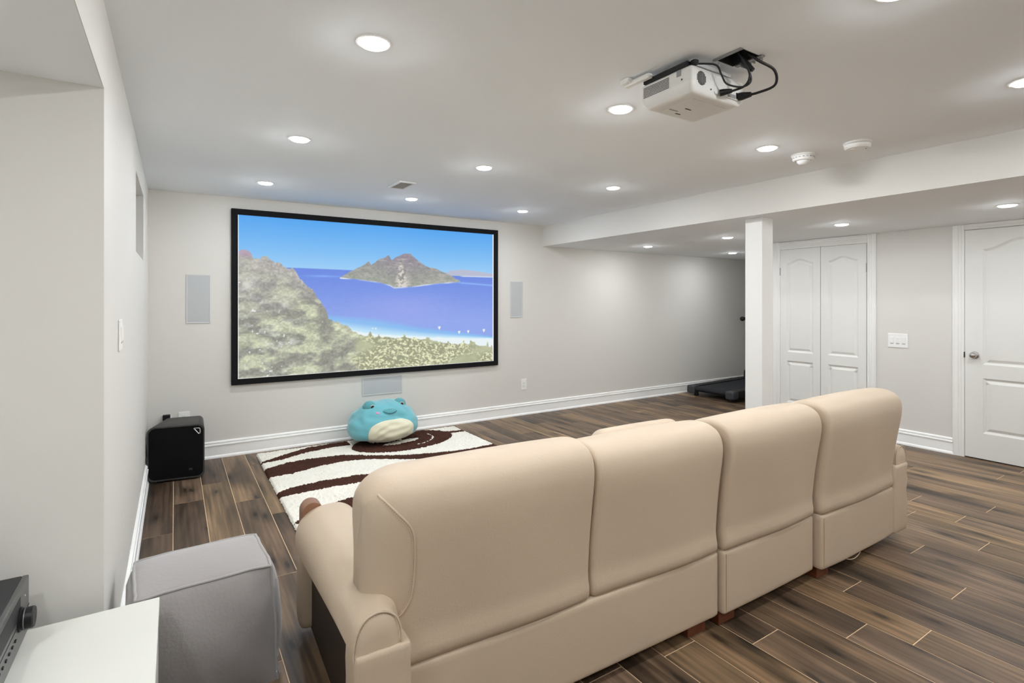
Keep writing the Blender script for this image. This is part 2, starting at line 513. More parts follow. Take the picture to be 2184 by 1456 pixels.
# walls
struct('wall_far', G().box((XL-0.3, YF, 0), (XN+0.1, YF+0.1, ZC)), M['wall'], 'pale grey wall carrying the projection screen')
WY0, WY1, WZ0, WZ1 = 3.73, 4.60, 1.69, 2.155
g = G(); xa = XL-0.30; ys = YA + 0.05
g.box((xa, ys, 0), (XL, WY0, ZC)); g.box((xa, WY1, 0), (XL, YF, ZC))
g.box((xa, WY0, 0), (XL, WY1, WZ0)); g.box((xa, WY0, WZ1), (XL, WY1, ZC))
struct('wall_left', g, M['wall'], 'pale grey left wall with deep high window recess')
struct('wall_alcove', G().box((XA-0.1, YA, 0), (XL, ys, ZC)), M['wall'], 'pale grey end wall of the left alcove')
g = G(); g.box((XA-0.1, YB, 0), (XA, YA, ZC)); struct('wall_alcove_side', g, M['wall'])
struct('wall_header', G().box((XL-0.002, YB, ZA), (XL, YA, ZC)), M['wall'], 'wall header above the left alcove opening')
struct('ceiling_alcove', G().box((XA, YB, ZA), (XL-0.002, YA, ZC)), M['ceil'], 'dropped soffit over the left alcove')
struct('wall_back', G().box((XA-0.1, YB-0.1, 0), (XN+0.1, YB, ZC)), M['wall'])
struct('wall_right', G().box((XR, YB, 0), (XR+0.12, YN, ZS)), M['wall'], 'pale grey right wall with two white doors')
struct('wall_nook', G().box((XR+0.12, YN-0.12, 0), (XN, YN, ZS)), M['wall'])
struct('wall_nook_side', G().box((XN, YB, 0), (XN+0.1, YF, ZS)), M['wall'])
g = G(); g.rbox((4.04, 2.534, 0), (4.192, 2.687, ZS), 0.004, 2)
struct('column', g, M['trim'], 'square white support column under the bulkhead')

# window in the recess of the left wall
w = struct('window_1', G().box((xa+0.005, WY0, WZ0), (xa+0.02, WY1, WZ1)), M['trim'])
for z in (WZ0, WZ1-0.05): obj('window_frame', G().rbox((xa+0.02, WY0, z), (xa+0.05, WY1, z+0.05), 0.004), M['trim'], w)
for y in (WY0, WY1-0.05, (WY0+WY1)/2-0.025): obj('window_frame', G().rbox((xa+0.021, y, WZ0), (xa+0.052, y+0.05, WZ1), 0.004), M['trim'], w)
for y in (WY0+0.05, (WY0+WY1)/2+0.025): obj('pane', G().box((xa+0.021, y, WZ0+0.05), (xa+0.026, y+(WY1-WY0)/2-0.075, WZ1-0.05)), M['glass'], w)

# baseboards
BB = [(0,0),(.023,0),(.023,.010),(.019,.020),(.014,.026),(.014,.104),(.020,.110),(.020,.119),(.010,.124),(.010,.130),(.016,.135),(.014,.144),(.004,.150),(0,.150)]
def base(name, p0, p1, inw): struct(name, extrude_profile(BB, p0, p1, inw), M['base'], None)
base('baseboard_far', (XL, YF), (XN, YF), (0, -1))
base('baseboard_left', (XL, YA), (XL, YF), (1, 0))
base('baseboard_alcove', (XA, YA), (XL, YA), (0, -1))
base('baseboard_right', (XR, 1.896), (XR, 2.528), (-1, 0))
base('baseboard_right_rear', (XR, YB), (XR, 0.96), (-1, 0))
base('baseboard_back', (XA, YB), (XR, YB), (0, 1))
base('baseboard_nook', (XR+0.12, YN), (XN, YN), (0, 1))

# ------------------------------------------------------------------ doors on the right wall (x = XR, facing -x)
CASE = [(0,0),(0,.010),(.008,.014),(.016,.014),(.022,.009),(.028,.014),(.036,.014),(.042,.009),(.048,.014),(.066,.016),(.074,.020),(.084,.020),(.086,0)]
def casing(name, ya, yb, ztop, zlim, label):
    """fluted casing: two uprights and a head, one trim object"""
    g = G(); wdt = 0.086; k = min(1.0, (zlim - ztop) / wdt)
    for side in (0, 1):
        n = len(CASE); vs = []
        for z in (0.0, zlim - 0.002):
            for u, d in CASE:
                y = yb + u if side else ya - u
                vs.append((XR - d, y, z))
        g.add(vs, [(i, (i+1) % n, (i+1) % n + n, i + n) for i in range(n)] + [tuple(range(n)), tuple(range(n, 2*n))])
    n = len(CASE); vs = []
    for y in (ya, yb):
        for u, d in CASE: vs.append((XR - d*0.999, y, ztop + u * k - 0.001))
    g.add(vs, [(i, (i+1) % n, (i+1) % n + n, i + n) for i in range(n)] + [tuple(range(n)), tuple(range(n, 2*n))])
    struct(name, g, M['trim'], label)

def panel_outline(u0, u1, v0, v1, arch, n=24):
    pts = [(u0, v0), (u1, v0)]
    for k in range(n + 1):
        t = 1 - k / n; a = 0.5 - 0.5 * math.cos(2 * math.pi * t)
        pts.append((u0 + (u1 - u0) * t, v1 + arch * a))
    return pts
def inset(pts, d):
    n = len(pts); P = [Vector(p) for p in pts]; out = []
    ar = sum(P[i].x * P[(i+1)%n].y - P[(i+1)%n].x * P[i].y for i in range(n)); sg = 1 if ar > 0 else -1
    for i in range(n):
        a = (P[i] - P[i-1]).normalized(); b = (P[(i+1) % n] - P[i]).normalized()
        na = Vector((-a.y, a.x)) * sg; nb = Vector((-b.y, b.x)) * sg
        m = (na + nb)
        m = m / max(0.25, m.dot(m) / 2) if m.length > 1e-6 else na
        out.append(tuple(P[i] + m * d))
    return out
def door_leaf(parent, name, y0, y1, z0, z1, panels, thick, front, mtl=None):
    """slab seen from -x; u runs along +y; panels: (u0,u1,v0,v1,arch) in leaf coordinates. Each panel is a part."""
    mtl = mtl or M['door']
    W, Hh = y1 - y0, z1 - z0
    outer = [(0, 0), (W, 0), (W, Hh), (0, Hh)]
    loops = [outer] + [panel_outline(*p) for p in panels]
    flat = [Vector((a, b, 0)) for lp in loops for a, b in lp]
    tris = tessellate_polygon([[Vector((a, b, 0)) for a, b in lp] for lp in loops])
    P3 = lambda a, b, d: (front + d, y0 + a, z0 + b)
    g = G(); g.add([P3(p.x, p.y, 0) for p in flat], [tuple(t) for t in tris])
    # edges and back
    g.add([P3(a, b, 0) for a, b in outer] + [P3(a, b, thick) for a, b in outer],
          [(0,1,5,4),(1,2,6,5),(2,3,7,6),(3,0,4,7),(4,5,6,7)])
    for lp in loops[1:]:
        n = len(lp); i1 = inset(lp, 0.006); i2 = inset(lp, 0.018)
        g.add([P3(a, b, 0) for a, b in lp] + [P3(a, b, 0.004) for a, b in i1] + [P3(a, b, 0.011) for a, b in i2],
              [(i, (i+1) % n, (i+1) % n + n, i + n) for i in range(n)] + [(i + n, (i+1) % n + n, (i+1) % n + 2*n, i + 2*n) for i in range(n)])
    o = obj(name, g, mtl, parent)
    for lp in loops[1:]:
        n = len(lp); i0 = inset(lp, 0.017); i1 = inset(lp, 0.024); i2 = inset(lp, 0.046)
        q = G(); q.add([P3(a, b, 0.0112) for a, b in i0] + [P3(a, b, 0.011) for a, b in i1] + [P3(a, b, 0.002) for a, b in i2],
              [(i, (i+1) % n, (i+1) % n + n, i + n) for i in range(n)] + [(i + n, (i+1) % n + n, (i+1) % n + 2*n, i + 2*n) for i in range(n)])
        t2 = tessellate_polygon([[Vector((a, b, 0)) for a, b in i2]])
        q.add([P3(a, b, 0.002) for a, b in i2], [tuple(t) for t in t2])
        obj('panel', q, mtl, o)
    return o

# closet bifold door
d1 = struct('door_1', G().box((XR-0.0015, 2.614, 0.0), (XR-0.0005, 3.537, 2.0)), M['slot'], 'white closet door of two arched-panel leaves beside the column')
door_leaf(d1, 'door_leaf', 3.078, 3.532, 0.012, 1.996, [(0.075, 0.379, 0.80, 1.825, 0.045), (0.075, 0.379, 0.22, 0.70, 0.0)], 0.012, XR-0.014)
door_leaf(d1, 'door_leaf', 2.618, 3.072, 0.012, 1.996, [(0.075, 0.379, 0.80, 1.825, 0.045), (0.075, 0.379, 0.22, 0.70, 0.0)], 0.012, XR-0.014)
for y in (2.6165, 3.534):
    obj('hinge', G().rbox((XR-0.018, y-0.004, 1.70), (XR-0.012, y+0.004, 1.79), 0.001, 1), M['chrome'], d1)
casing('trim_1', 2.614, 3.537, 2.0, ZS, 'fluted white casing around the closet door')
# passage door
d2 = struct('door_2', G().box((XR-0.0015, 1.05, 0.0), (XR-0.0005, 1.818, 2.04)), M['slot'], 'white two-panel door with a nickel knob at the right edge')
door_leaf(d2, 'door_leaf', 1.054, 1.814, 0.012, 2.035, [(0.125, 0.635, 0.83, 1.845, 0.085), (0.125, 0.635, 0.225, 0.71, 0.0)], 0.012, XR-0.014)
k = obj('door_knob', G().lathe([(0.0,0.062),(0.012,0.0615),(0.021,0.057),(0.0265,0.048),(0.0265,0.040),(0.020,0.030),(0.012,0.024),(0.011,0.012),(0.028,0.009),(0.032,0.005),(0.033,0.0)], (XR-0.014, 1.745, 0.921), '-X', 28), M['chrome'], d2, 60, label='round satin nickel knob')
obj('strike_plate', G().rbox((XR-0.016, 1.812, 0.895), (XR-0.010, 1.822, 0.945), 0.001, 1), M['slot'], d2)
casing('trim_2', 1.05, 1.818, 2.04, ZS, 'fluted white casing around the passage door')

# ------------------------------------------------------------------ recessed lights
lamp_proto = {}
def lamp(x, y, z, label, group):
    root = thing('recessed_light', label, 'ceiling light', (x, y, z), group)
    if not lamp_proto:
        g = G().lathe([(0.053, -0.001), (0.053, 0.003), (0.058, 0.0045), (0.0635, 0.003), (0.0645, 0.0)], (x, y, z), '-Z', 40)
        a = obj('trim_ring', g, M['plastic'], root, 50)
        prof = [(0.0, 0.015), (0.030, 0.0138), (0.046, 0.0105), (0.0515, 0.006), (0.0528, 0.0002)]
        b = obj('lens', G().lathe(prof, (x, y, z), '-Z', 24), M['lens'], root, 60)
        lamp_proto['a'], lamp_proto['b'] = a, b
    else:
        for k_ in ('a', 'b'):
            c = lamp_proto[k_].copy(); COL.objects.link(c); c.parent = root
    return root
GL = 'round recessed ceiling lights'
cols = {0: 'left', 1: 'middle', 2: 'right'}
LX = (0.614, 1.848, 3.084)
for j, (y, row) in enumerate(((4.62, 'in the row nearest the projection screen'), (3.26, 'in the second row from the screen'), (1.90, 'in the third row from the screen'))):
    for i, x in enumerate(LX):
        if (i, j) == (1, 2): lb = 'round recessed light just left of the white projector'
        elif (i, j) == (0, 2): lb = 'large-looking round recessed light at the top left of the main ceiling'
        elif (i, j) == (2, 2): lb = 'round recessed light between the projector and the smoke detectors'
        elif (i, j) == (1, 0): lb = 'round recessed light just beyond the ceiling vent, above the screen'
        else: lb = 'round recessed light on the %s %s' % (cols[i], row)
        lamp(x, y, ZC, lb, GL)
lamp(LX[1], 0.72, ZC, 'round recessed light cut off by the top edge above the projector', GL)
lamp(LX[2], 0.72, ZC, 'round recessed light cut off at the right edge of the main ceiling', GL)
lamp(-0.62, 0.75, ZA, 'added round recessed light in the alcove soffit, out of view', GL)  # unseen lamp, added to brighten the alcove wall
lamp(LX[0], 0.72, ZC, 'added round recessed light in the alcove soffit, out of view', GL)  # unseen lamp added on the grid to fill out the lighting
for x in LX: lamp(x, -0.64, ZC, 'added round recessed light in the alcove soffit, out of view', GL)  # extra row outside the view, added to light the room
lamp(5.03, 4.69, ZS, 'low ceiling light left of the column, nearest the bulkhead edge', GL)
lamp(5.04, 3.56, ZS, 'upper of two low ceiling lights beside the column', GL)
lamp(6.74, 4.68, ZS, 'small low ceiling light furthest back, above the treadmill', GL)
lamp(5.04, 2.40, ZS, 'low ceiling light in front of the closet door', GL)
lamp(5.03, 1.28, ZS, 'low ceiling light in front of the passage door', GL)
for y in (0.12, -1.0): lamp(5.03, y, ZS, 'added round recessed light in the alcove soffit, out of view', GL)  # two more unseen lamps, added for brightness under the low ceiling

# ------------------------------------------------------------------ projection screen
SX0, SX1, SZ0, SZ1 = 0.433, 3.240, 0.640, 2.240
FW = 0.052
sc = thing('projection_screen', 'large black-framed projection screen showing a blue sea and island', 'screen', (1.8365, YF, SZ0))
g = G(); y0, y1 = YF-0.034, YF-0.001
g.rbox((SX0, y0, SZ0), (SX1, y1, SZ0+FW), 0.002, 1); obj('frame_bar', g, M['black_frame'], sc)
obj('frame_bar', G().rbox((SX0, y0, SZ1-FW), (SX1, y1, SZ1), 0.002, 1), M['black_frame'], sc)
obj('frame_bar', G().rbox((SX0, y0+0.0004, SZ0+0.01), (SX0+FW, y1, SZ1-0.01), 0.002, 1), M['black_frame'], sc)
obj('frame_bar', G().rbox((SX1-FW, y0+0.0004, SZ0+0.01), (SX1, y1, SZ1-0.01), 0.002, 1), M['black_frame'], sc)

def picture(NX=620, NZ=345):
    x0, x1, z0, z1 = SX0+FW-0.004, SX1-FW+0.004, SZ0+FW-0.004, SZ1-FW+0.004
    U, V = np.meshgrid(np.linspace(0, 1, NX), np.linspace(0, 1, NZ))
    I = lambda pts, u: np.interp(u, [p[0] for p in pts], [p[1] for p in pts])
    def mixc(a, b, t): return a * (1 - t[..., None]) + b * t[..., None]
    C = lambda *c: np.array(c, float) / 255.0
    def step(d, w): return np.clip(d / w + 0.5, 0, 1)
    # sky
    t = np.clip((V - 0.66) / 0.34, 0, 1)
    img = mixc(C(158, 208, 246) * np.ones((NZ, NX, 1)), C(70, 158, 238), t ** 0.8)
    hz = 0.686 - 0.028 * np.clip((U - 0.2) / 0.8, 0, 1) * 0.6
    # sea
    d = np.clip((hz - V) / 0.45, 0, 1)
    sea = mixc(C(92, 126, 222) * np.ones((NZ, NX, 1)), C(136, 160, 234), np.clip(d * 1.3, 0, 1))
    sea = mixc(sea, C(150, 160, 236), np.exp(-((U-0.6)**2/0.03 + (V-0.42)**2/0.008)) * 0.6)
    sea += (fbm(U*60, V*260, 3, 5)[..., None] - 0.5) * 0.03
    sh = I([(0.3, 0.375), (0.474, 0.351), (0.647, 0.283), (1.0, 0.187)], U)
    bc = I([(0.3, 0.30), (0.409, 0.255), (0.502, 0.228), (0.709, 0.196), (1.0, 0.165)], U)
    s = np.clip((sh + 0.012 - V) / np.maximum(sh - bc, 0.02), 0, 1)
    sea = mixc(sea, C(126, 186, 240), np.clip(s * 3, 0, 1) * 0.85)
    sea = mixc(sea, C(188, 226, 248), np.clip((s - 0.45) * 2.2, 0, 1))
    sea = mixc(sea, C(232, 243, 246), step(bc + 0.012 + 0.01*(fbm(U*30, V*30, 3, 9)-.5) - V, 0.012))
    img = mixc(img, sea, step(hz - V, 0.006))
    # light current lines on the water
    ln = np.exp(-((V - (0.638 - 0.02*np.abs(U-0.3)))/0.006)**2) * np.clip(1 - np.abs(U-0.28)/0.09, 0, 1)
    img = mixc(img, C(130, 180, 246), ln * 0.8)
    ln = np.exp(-((V - (0.612 - 0.10*(U-0.84)))/0.006)**2) * step(U - 0.83, 0.03)
    img = mixc(img, C(140, 184, 248), ln * 0.8)
    # far land
    fl_t = I([(0.745, 0.66), (0.79, 0.702), (0.85, 0.713), (0.939, 0.701), (1.0, 0.686)], U)
    img = mixc(img, C(178, 182, 205), step(fl_t - V, 0.006) * step(V - 0.664, 0.004) * step(U - 0.75, 0.01))
    img = mixc(img, C(212, 222, 240), np.exp(-((V - 0.662)/0.004)**2) * step(U - 0.84, 0.02))
    # island
    top = [(0.338, 0.63), (0.382, 0.68), (0.42, 0.711), (0.446, 0.746), (0.457, 0.723), (0.491, 0.77), (0.510, 0.778), (0.524, 0.797), (0.536, 0.763), (0.564, 0.791), (0.594, 0.815), (0.617, 0.81), (0.647, 0.767), (0.678, 0.727), (0.727, 0.709), (0.778, 0.675), (0.831, 0.629), (0.837, 0.619)]
    bot = [(0.338, 0.63), (0.398, 0.623), (0.48, 0.606), (0.53, 0.585), (0.547, 0.569), (0.611, 0.575), (0.678, 0.593), (0.772, 0.611), (0.837, 0.619)]
    inU = (U > 0.338) & (U < 0.837)
    tI = I(top, U) + 0.012 * (fbm(U*70, V*8, 3, 3) - 0.5); bI = I(bot, U)
    mI = step(tI - V, 0.006) * step(V - bI, 0.004) * inU
    n1 = fbm(U*40 + V*30, V*70, 4, 21); n2 = fbm(U*120, V*90, 3, 4)
    hgt = np.clip((V - bI) / 0.2, 0, 1)
    isl = mixc(mixc(C(150, 156, 142) * np.ones((NZ, NX, 1)), C(136, 128, 140), hgt), C(176, 170, 165), np.clip((n1 - 0.5) * 2.6, 0, 1))
    isl *= (0.88 + 0.24 * n2)[..., None]
    rock = np.clip(1 - np.abs(U - 0.575 - 0.06*(0.72-V)) / (0.012 + (0.72 - V) * 0.22), 0, 1) * step(0.74 - V, 0.05)
    isl = mixc(isl, C(214, 205, 198), np.clip(rock * 1.6 * np.clip((n2 - 0.35) * 4, 0, 1), 0, 1))
    img = mixc(img, isl, mI)
    img = mixc(img, C(236, 240, 246), np.exp(-((V - bI + 0.002)/0.0045)**2) * inU * np.clip(fbm(U*18, V*0, 2, 8)*1.6-0.3, 0, 1))
    # hill of foliage on the left
    hill = [(0.0, 0.771), (0.018, 0.785), (0.044, 0.765), (0.05, 0.742), (0.092, 0.748), (0.123, 0.719), (0.142, 0.693), (0.174, 0.686), (0.198, 0.615), (0.241, 0.552), (0.27, 0.478), (0.29, 0.413), (0.297, 0.366), (0.346, 0.316), (0.398, 0.271), (0.42, 0.236)]
    bush = [(0.0, 0.0), (0.30, 0.10), (0.411, 0.238), (0.502, 0.225), (0.588, 0.215), (0.709, 0.186), (0.798, 0.147), (0.871, 0.152), (1.0, 0.103)]
    def crown(u, sc_, amp, sd): return amp * (fbm(u*sc_, u*0+3.7, 4, sd) - 0.5)
    hT = I(hill, U) + crown(U, 60, 0.045, 31)
    hT = np.where(U > 0.42, -1, hT)
    a = fbm(U*9 + 2, V*9, 4, 41); b_ = fbm(U*34, V*34, 4, 43); c_ = vnoise(U*170, V*110, 47)
    clump = fbm(U*20 + 0.6*b_, V*22 + 0.8*b_, 3, 51)
    fol = mixc(C(138, 138, 128) * np.ones((NZ, NX, 1)), C(194, 198, 168), np.clip((clump - 0.38) * 3.4, 0, 1))
    fol = mixc(fol, C(205, 212, 203), np.clip((a - 0.52) * 3, 0, 1) * np.clip((b_ - 0.4) * 4, 0, 1) * 0.8)
    fol = mixc(fol, C(172, 166, 168), np.clip((V - 0.36) / 0.3 + (a - 0.5), 0, 1) * 0.65)
    fol *= (0.80 + 0.24 * b_ + 0.20 * c_)[..., None]
    fol = mixc(fol, C(176, 150, 176), np.clip((V - 0.735) / 0.02, 0, 1) * np.clip((0.06 - U) / 0.02, 0, 1) * 0.7)
    fol = mixc(fol, C(236, 236, 240), np.clip((vnoise(U*130, V*80, 61) - 0.86) * 9, 0, 1) * np.clip((a - 0.42) * 5, 0, 1))
    img = mixc(img, fol, step(hT - V, 0.006))
    # leafy bushes in the foreground
    spikes = np.maximum(0, vnoise(U*95, U*0+1.3, 71) - 0.62) * 0.13
    bT = I(bush, U) + crown(U, 46, 0.03, 73) + spikes
    e = 0.6*vnoise(U*130 + V*60, V*90 - U*40, 81) + 0.4*vnoise(U*230 - V*90, V*150 + U*60, 83)
    bs = mixc(C(148, 150, 120) * np.ones((NZ, NX, 1)), C(232, 232, 190), np.clip((e - 0.42) * 3.2, 0, 1))
    soft = mixc(C(160, 166, 130) * np.ones((NZ, NX, 1)), C(200, 202, 166), fbm(U*24, V*24, 4, 87))
    bs = mixc(bs, soft, np.clip((fbm(U*7, V*9, 2, 91) - 0.50) * 6 + np.clip((U - 0.74) * 4, 0, 0.6) - np.clip(1 - np.abs(U-0.58)/0.14, 0, 1), 0, 1))
    img = mixc(img, bs, step(bT - V, 0.006))
    img = mixc(img, fol, step(0.40 + 0.06*(b_-.5) - U, 0.05) * step(hT - V, 0.006))
    # small white flowers in front of the sea
    for (fu, fv, r_) in ((0.740, 0.278, 0.0085), (0.831, 0.240, 0.008), (0.874, 0.242, 0.008), (0.95, 0.247, 0.009), (0.474, 0.284, 0.005), (0.462, 0.286, 0.004)):
        rr = np.sqrt(((U - fu) * 1.8)**2 + (V - fv)**2 * 0.7) * (1 + 0.3*np.sin(np.arctan2(V-fv, U-fu)*5))
        img = mixc(img, C(244, 243, 236), step(r_ - rr, 0.004))
    # slight haze of room light on the projected picture
    img = np.clip(img * 0.93 + 0.055, 0, 1)
    edge = step(0.004 - U, 0.002) + step(U - 0.994, 0.002) + step(0.005 - V, 0.003)
    img = mixc(img, C(240, 240, 240), np.clip(edge, 0, 1))
    linr = np.where(img <= 0.04045, img / 12.92, ((img + 0.055) / 1.055) ** 2.4)
    X = x0 + (x1 - x0) * U; Z = z0 + (z1 - z0) * V
    verts = np.stack([X - sc.location.x, np.full_like(X, -0.012), Z - sc.location.z], -1).reshape(-1, 3)
    idx = np.arange(NX*NZ).reshape(NZ, NX)
    quads = np.stack([idx[:-1, :-1], idx[:-1, 1:], idx[1:, 1:], idx[1:, :-1]], -1).reshape(-1, 4)
    me = bpy.data.meshes.new('picture')
    me.vertices.add(len(verts)); me.vertices.foreach_set('co', verts.astype(np.float32).ravel())
    me.loops.add(quads.size); me.loops.foreach_set('vertex_index', quads.ravel().astype(np.int32))
    me.polygons.add(len(quads)); me.polygons.foreach_set('loop_start', np.arange(0, quads.size, 4, dtype=np.int32))
    me.update(calc_edges=True); me.validate()
    set_color_attr(me, linr.reshape(-1, 3))
    me.materials.append(attr_mat('projected_picture', emission=True, strength=1.0))
    o = bpy.data.objects.new('picture', me); COL.objects.link(o); o.parent = sc
    o['label'] = 'projected picture of sea, island, hillside trees and flowers'
picture()

# ------------------------------------------------------------------ in-wall speakers, outlets, switches
def wall_speaker(x0, x1, z0, z1, label):
    s_ = thing('wall_speaker', label, 'speaker', ((x0+x1)/2, YF, z0), 'grey in-wall speakers')
    g = G(); t = 0.011; y0_ = YF-0.007
    g.rbox((x0, y0_, z0), (x1, YF-0.0005, z0+t), 0.002, 1); g.rbox((x0, y0_, z1-t), (x1, YF-0.0005, z1), 0.002, 1)
    g.rbox((x0, y0_, z0+t), (x0+t, YF-0.0005, z1-t), 0.002, 1); g.rbox((x1-t, y0_, z0+t), (x1, YF-0.0005, z1-t), 0.002, 1)
    obj('rim', g, M['grille_rim'], s_)
    obj('grille', G().box((x0+t, YF-0.0055, z0+t), (x1-t, YF-0.0006, z1-t)), M['grille'], s_)
wall_speaker(0.084, 0.271, 1.205, 1.635, 'tall grey in-wall speaker left of the projection screen')
wall_speaker(3.429, 3.613, 1.199, 1.640, 'tall grey in-wall speaker right of the projection screen')
wall_speaker(1.625, 2.059, 0.422, 0.612, 'wide grey in-wall speaker under the screen, above the frog cushion')

def plate_far(x0, x1, z0, z1, label, duplex=True):
    p = thing('wall_outlet', label, 'outlet', ((x0+x1)/2, YF, z0))
    obj('plate', G().rbox((x0, YF-0.006, z0), (x1, YF-0.0005, z1), 0.003, 2), M['plastic'], p)
    xc = (x0+x1)/2; zc = (z0+z1)/2
    f = obj('socket_face', G().rbox((xc-0.017, YF-0.009, zc-0.034), (xc+0.017, YF-0.005, zc+0.034), 0.002, 1), M['trim'], p)
    for dz in (-0.018, 0.018):
        for dx in (-0.006, 0.006):
            obj('slot', G().box((xc+dx-0.001, YF-0.0093, zc+dz-0.004), (xc+dx+0.001, YF-0.0088, zc+dz+0.004)), M['slot'], f)
plate_far(3.585, 3.668, 0.308, 0.442, 'white wall outlet right of the screen above the baseboard')
plate_far(0.028, 0.112, 0.315, 0.440, 'white wall outlet peeking over the black subwoofer')

def switch(name, axis, pos, y0, y1, z0, z1, n, label):
    """axis: wall normal (+1: wall at x=pos facing +x, -1 facing -x)"""
    s_ = thing(name, label, 'light switch', (pos, (y0+y1)/2, z0))
    def bx_(d0, d1, a0, a1, b0, b1, r_=0.002): 
        xs_ = sorted((pos + axis*d0, pos + axis*d1))
        return G().rbox((xs_[0], a0, b0), (xs_[1], a1, b1), r_, 2)
    obj('plate', bx_(0.0005, 0.007, y0, y1, z0, z1, 0.003), M['plastic'], s_)
    wd = (y1 - y0 - 0.02) / n
    for i in range(n):
        a0 = y0 + 0.01 + wd*i + (wd - 0.034)/2
        zc = (z0+z1)/2
        fr = obj('frame', bx_(0.006, 0.0085, a0, a0+0.034, zc-0.036, zc+0.036), M['trim'], s_)
        rk = obj('rocker', bx_(0.008, 0.0115, a0+0.003, a0+0.031, zc-0.022, zc+0.032), M['plastic'], fr)
        obj('slider', bx_(0.008, 0.0095, a0+0.004, a0+0.030, zc-0.033, zc-0.027, 0.0005), M['proj_grey'], fr)
switch('light_switch', -1, XR, 2.255, 2.427, 0.943, 1.081, 3, 'white three-gang light switch between the two doors')
switch('light_switch', 1, XL, 2.585, 2.705, 1.205, 1.330, 2, 'white light switch on the left wall below the window recess')

# ceiling vent
v_ = thing('ceiling_vent', 'small white rectangular ceiling vent in front of the screen', 'vent', (1.556, 4.095, ZC))
vx0, vx1, vy0, vy1 = 1.486, 1.626, 3.958, 4.232
g = G(); t = 0.018
for lo, hi in (((vx0, vy0), (vx1, vy0+t)), ((vx0, vy1-t), (vx1, vy1)), ((vx0, vy0+t), (vx0+t, vy1-t)), ((vx1-t, vy0+t), (vx1, vy1-t))):
    g.rbox((lo[0], lo[1], ZC-0.013), (hi[0], hi[1], ZC-0.0005), 0.003, 1)
obj('frame', g, M['plastic'], v_)
obj('backing', G().box((vx0+t, vy0+t, ZC-0.002), (vx1-t, vy1-t, ZC-0.0008)), M['vent_dark'], v_)
for i in range(9):
    yy = vy0 + t + 0.012 + i * 0.0265
    g = G().box((vx0+t, -0.0008, -0.005), (vx1-t, 0.0008, 0.005)); g.xf(Matrix.Translation((0, yy, ZC-0.0055)) @ Matrix.Rotation(R(50), 4, 'X'))
    obj('louvre', g, M['louvre'], v_)

# smoke detectors
d_ = thing('smoke_detector', 'round white smoke detector with a clear strobe dome', 'smoke detector', (3.42, 1.862, ZC))
c0 = (3.42, 1.862, ZC)
obj('mounting_ring', G().lathe([(0.0, 0.0005), (0.070, 0.0005), (0.071, 0.008), (0.066, 0.012), (0.0, 0.012)], c0, '-Z', 40), M['plastic'], d_, 40)
bd = obj('body', G().lathe([(0.058, 0.012), (0.064, 0.014), (0.063, 0.032), (0.056, 0.040), (0.047, 0.041), (0.046, 0.036), (0.0, 0.036)], c0, '-Z', 40), M['plastic'], d_, 35)
obj('dome', G().lathe([(0.040, 0.036), (0.038, 0.048), (0.030, 0.058), (0.018, 0.064), (0.0, 0.066)], c0, '-Z', 32), mat('clear_dome', (226, 226, 226), 0.12, 0.6), bd, 60)
for i in range(18):
    a = 2*math.pi*i/18
    g = G().box((-0.006, -0.001, -0.003), (0.006, 0.001, 0.003)); g.xf(Matrix.Translation(Vector(c0) + Vector((0, 0, -0.023))) @ Matrix.Rotation(a, 4, 'Z') @ Matrix.Translation((0, 0.0637, 0)))
    obj('vent_slot', g, M['proj_grey'], bd)
d_ = thing('smoke_detector', 'plain flat round white smoke detector by the bulkhead', 'smoke detector', (3.43, 1.545, ZC))
c0 = (3.43, 1.545, ZC)
obj('mounting_ring', G().lathe([(0.0, 0.0005), (0.073, 0.0005), (0.074, 0.009), (0.068, 0.012), (0.0, 0.012)], c0, '-Z', 40), M['plastic'], d_, 40)
bd = obj('body', G().lathe([(0.060, 0.012), (0.069, 0.015), (0.068, 0.030), (0.060, 0.038), (0.0, 0.040)], c0, '-Z', 40), M['plastic'], d_, 35)
obj('test_button', G().lathe([(0.012, 0.039), (0.012, 0.042), (0.0, 0.043)], (3.405, 1.56, ZC), '-Z', 20), M['plastic'], bd, 40)
obj('indicator', G().lathe([(0.003, 0.038), (0.003, 0.041), (0.0, 0.041)], (3.455, 1.51, ZC), '-Z', 10), M['slot'], bd)

# ------------------------------------------------------------------ projector on the ceiling
PX0, PX1, PY0, PY1, PZ0, PZ1 = 1.658, 1.992, 1.326, 1.590, 2.205, 2.310
pj = thing('projector', 'white ceiling-mounted projector with black cables hanging behind it', 'projector', ((PX0+PX1)/2, (PY0+PY1)/2, ZC))
def pdef(x, y, z):
    t_ = max(0, (PZ0 + 0.035 - z)) / 0.035
    return (x + (0.018 * t_ if x < (PX0+PX1)/2 else -0.018 * t_), y - 0.016 * t_ * (1 if y > PY0 + 0.1 else -0.6), z)
body = obj('body', softbox((PX0, PY0, PZ0), (PX1, PY1, PZ1), 0.016, 12, pdef), M['proj'], pj, 50)
obj('access_panel', G().rbox((PX0+0.07, PY0+0.05, PZ0-0.0015), (PX1-0.06, PY1-0.04, PZ0+0.003), 0.001, 1), M['proj'], body)
for (a0, b0, ln_) in ((1.74, 1.50, 0.05), (1.79, 1.46, 0.035), (1.80, 1.52, 0.03)):
    obj('bottom_slot', G().box((a0, b0, PZ0-0.0022), (a0+ln_, b0+0.007, PZ0-0.0012)), M['slot'] if ln_ < 0.04 else M['proj_grey'], body)
for i in range(8):      # exhaust louvres on the side that faces the left wall
    z = PZ1 - 0.020 - 0.0056 * i
    obj('louvre', G().box((PX0-0.0012, 1.435, z), (PX0+0.002, 1.570, z+0.0022)), M['slot'], body)
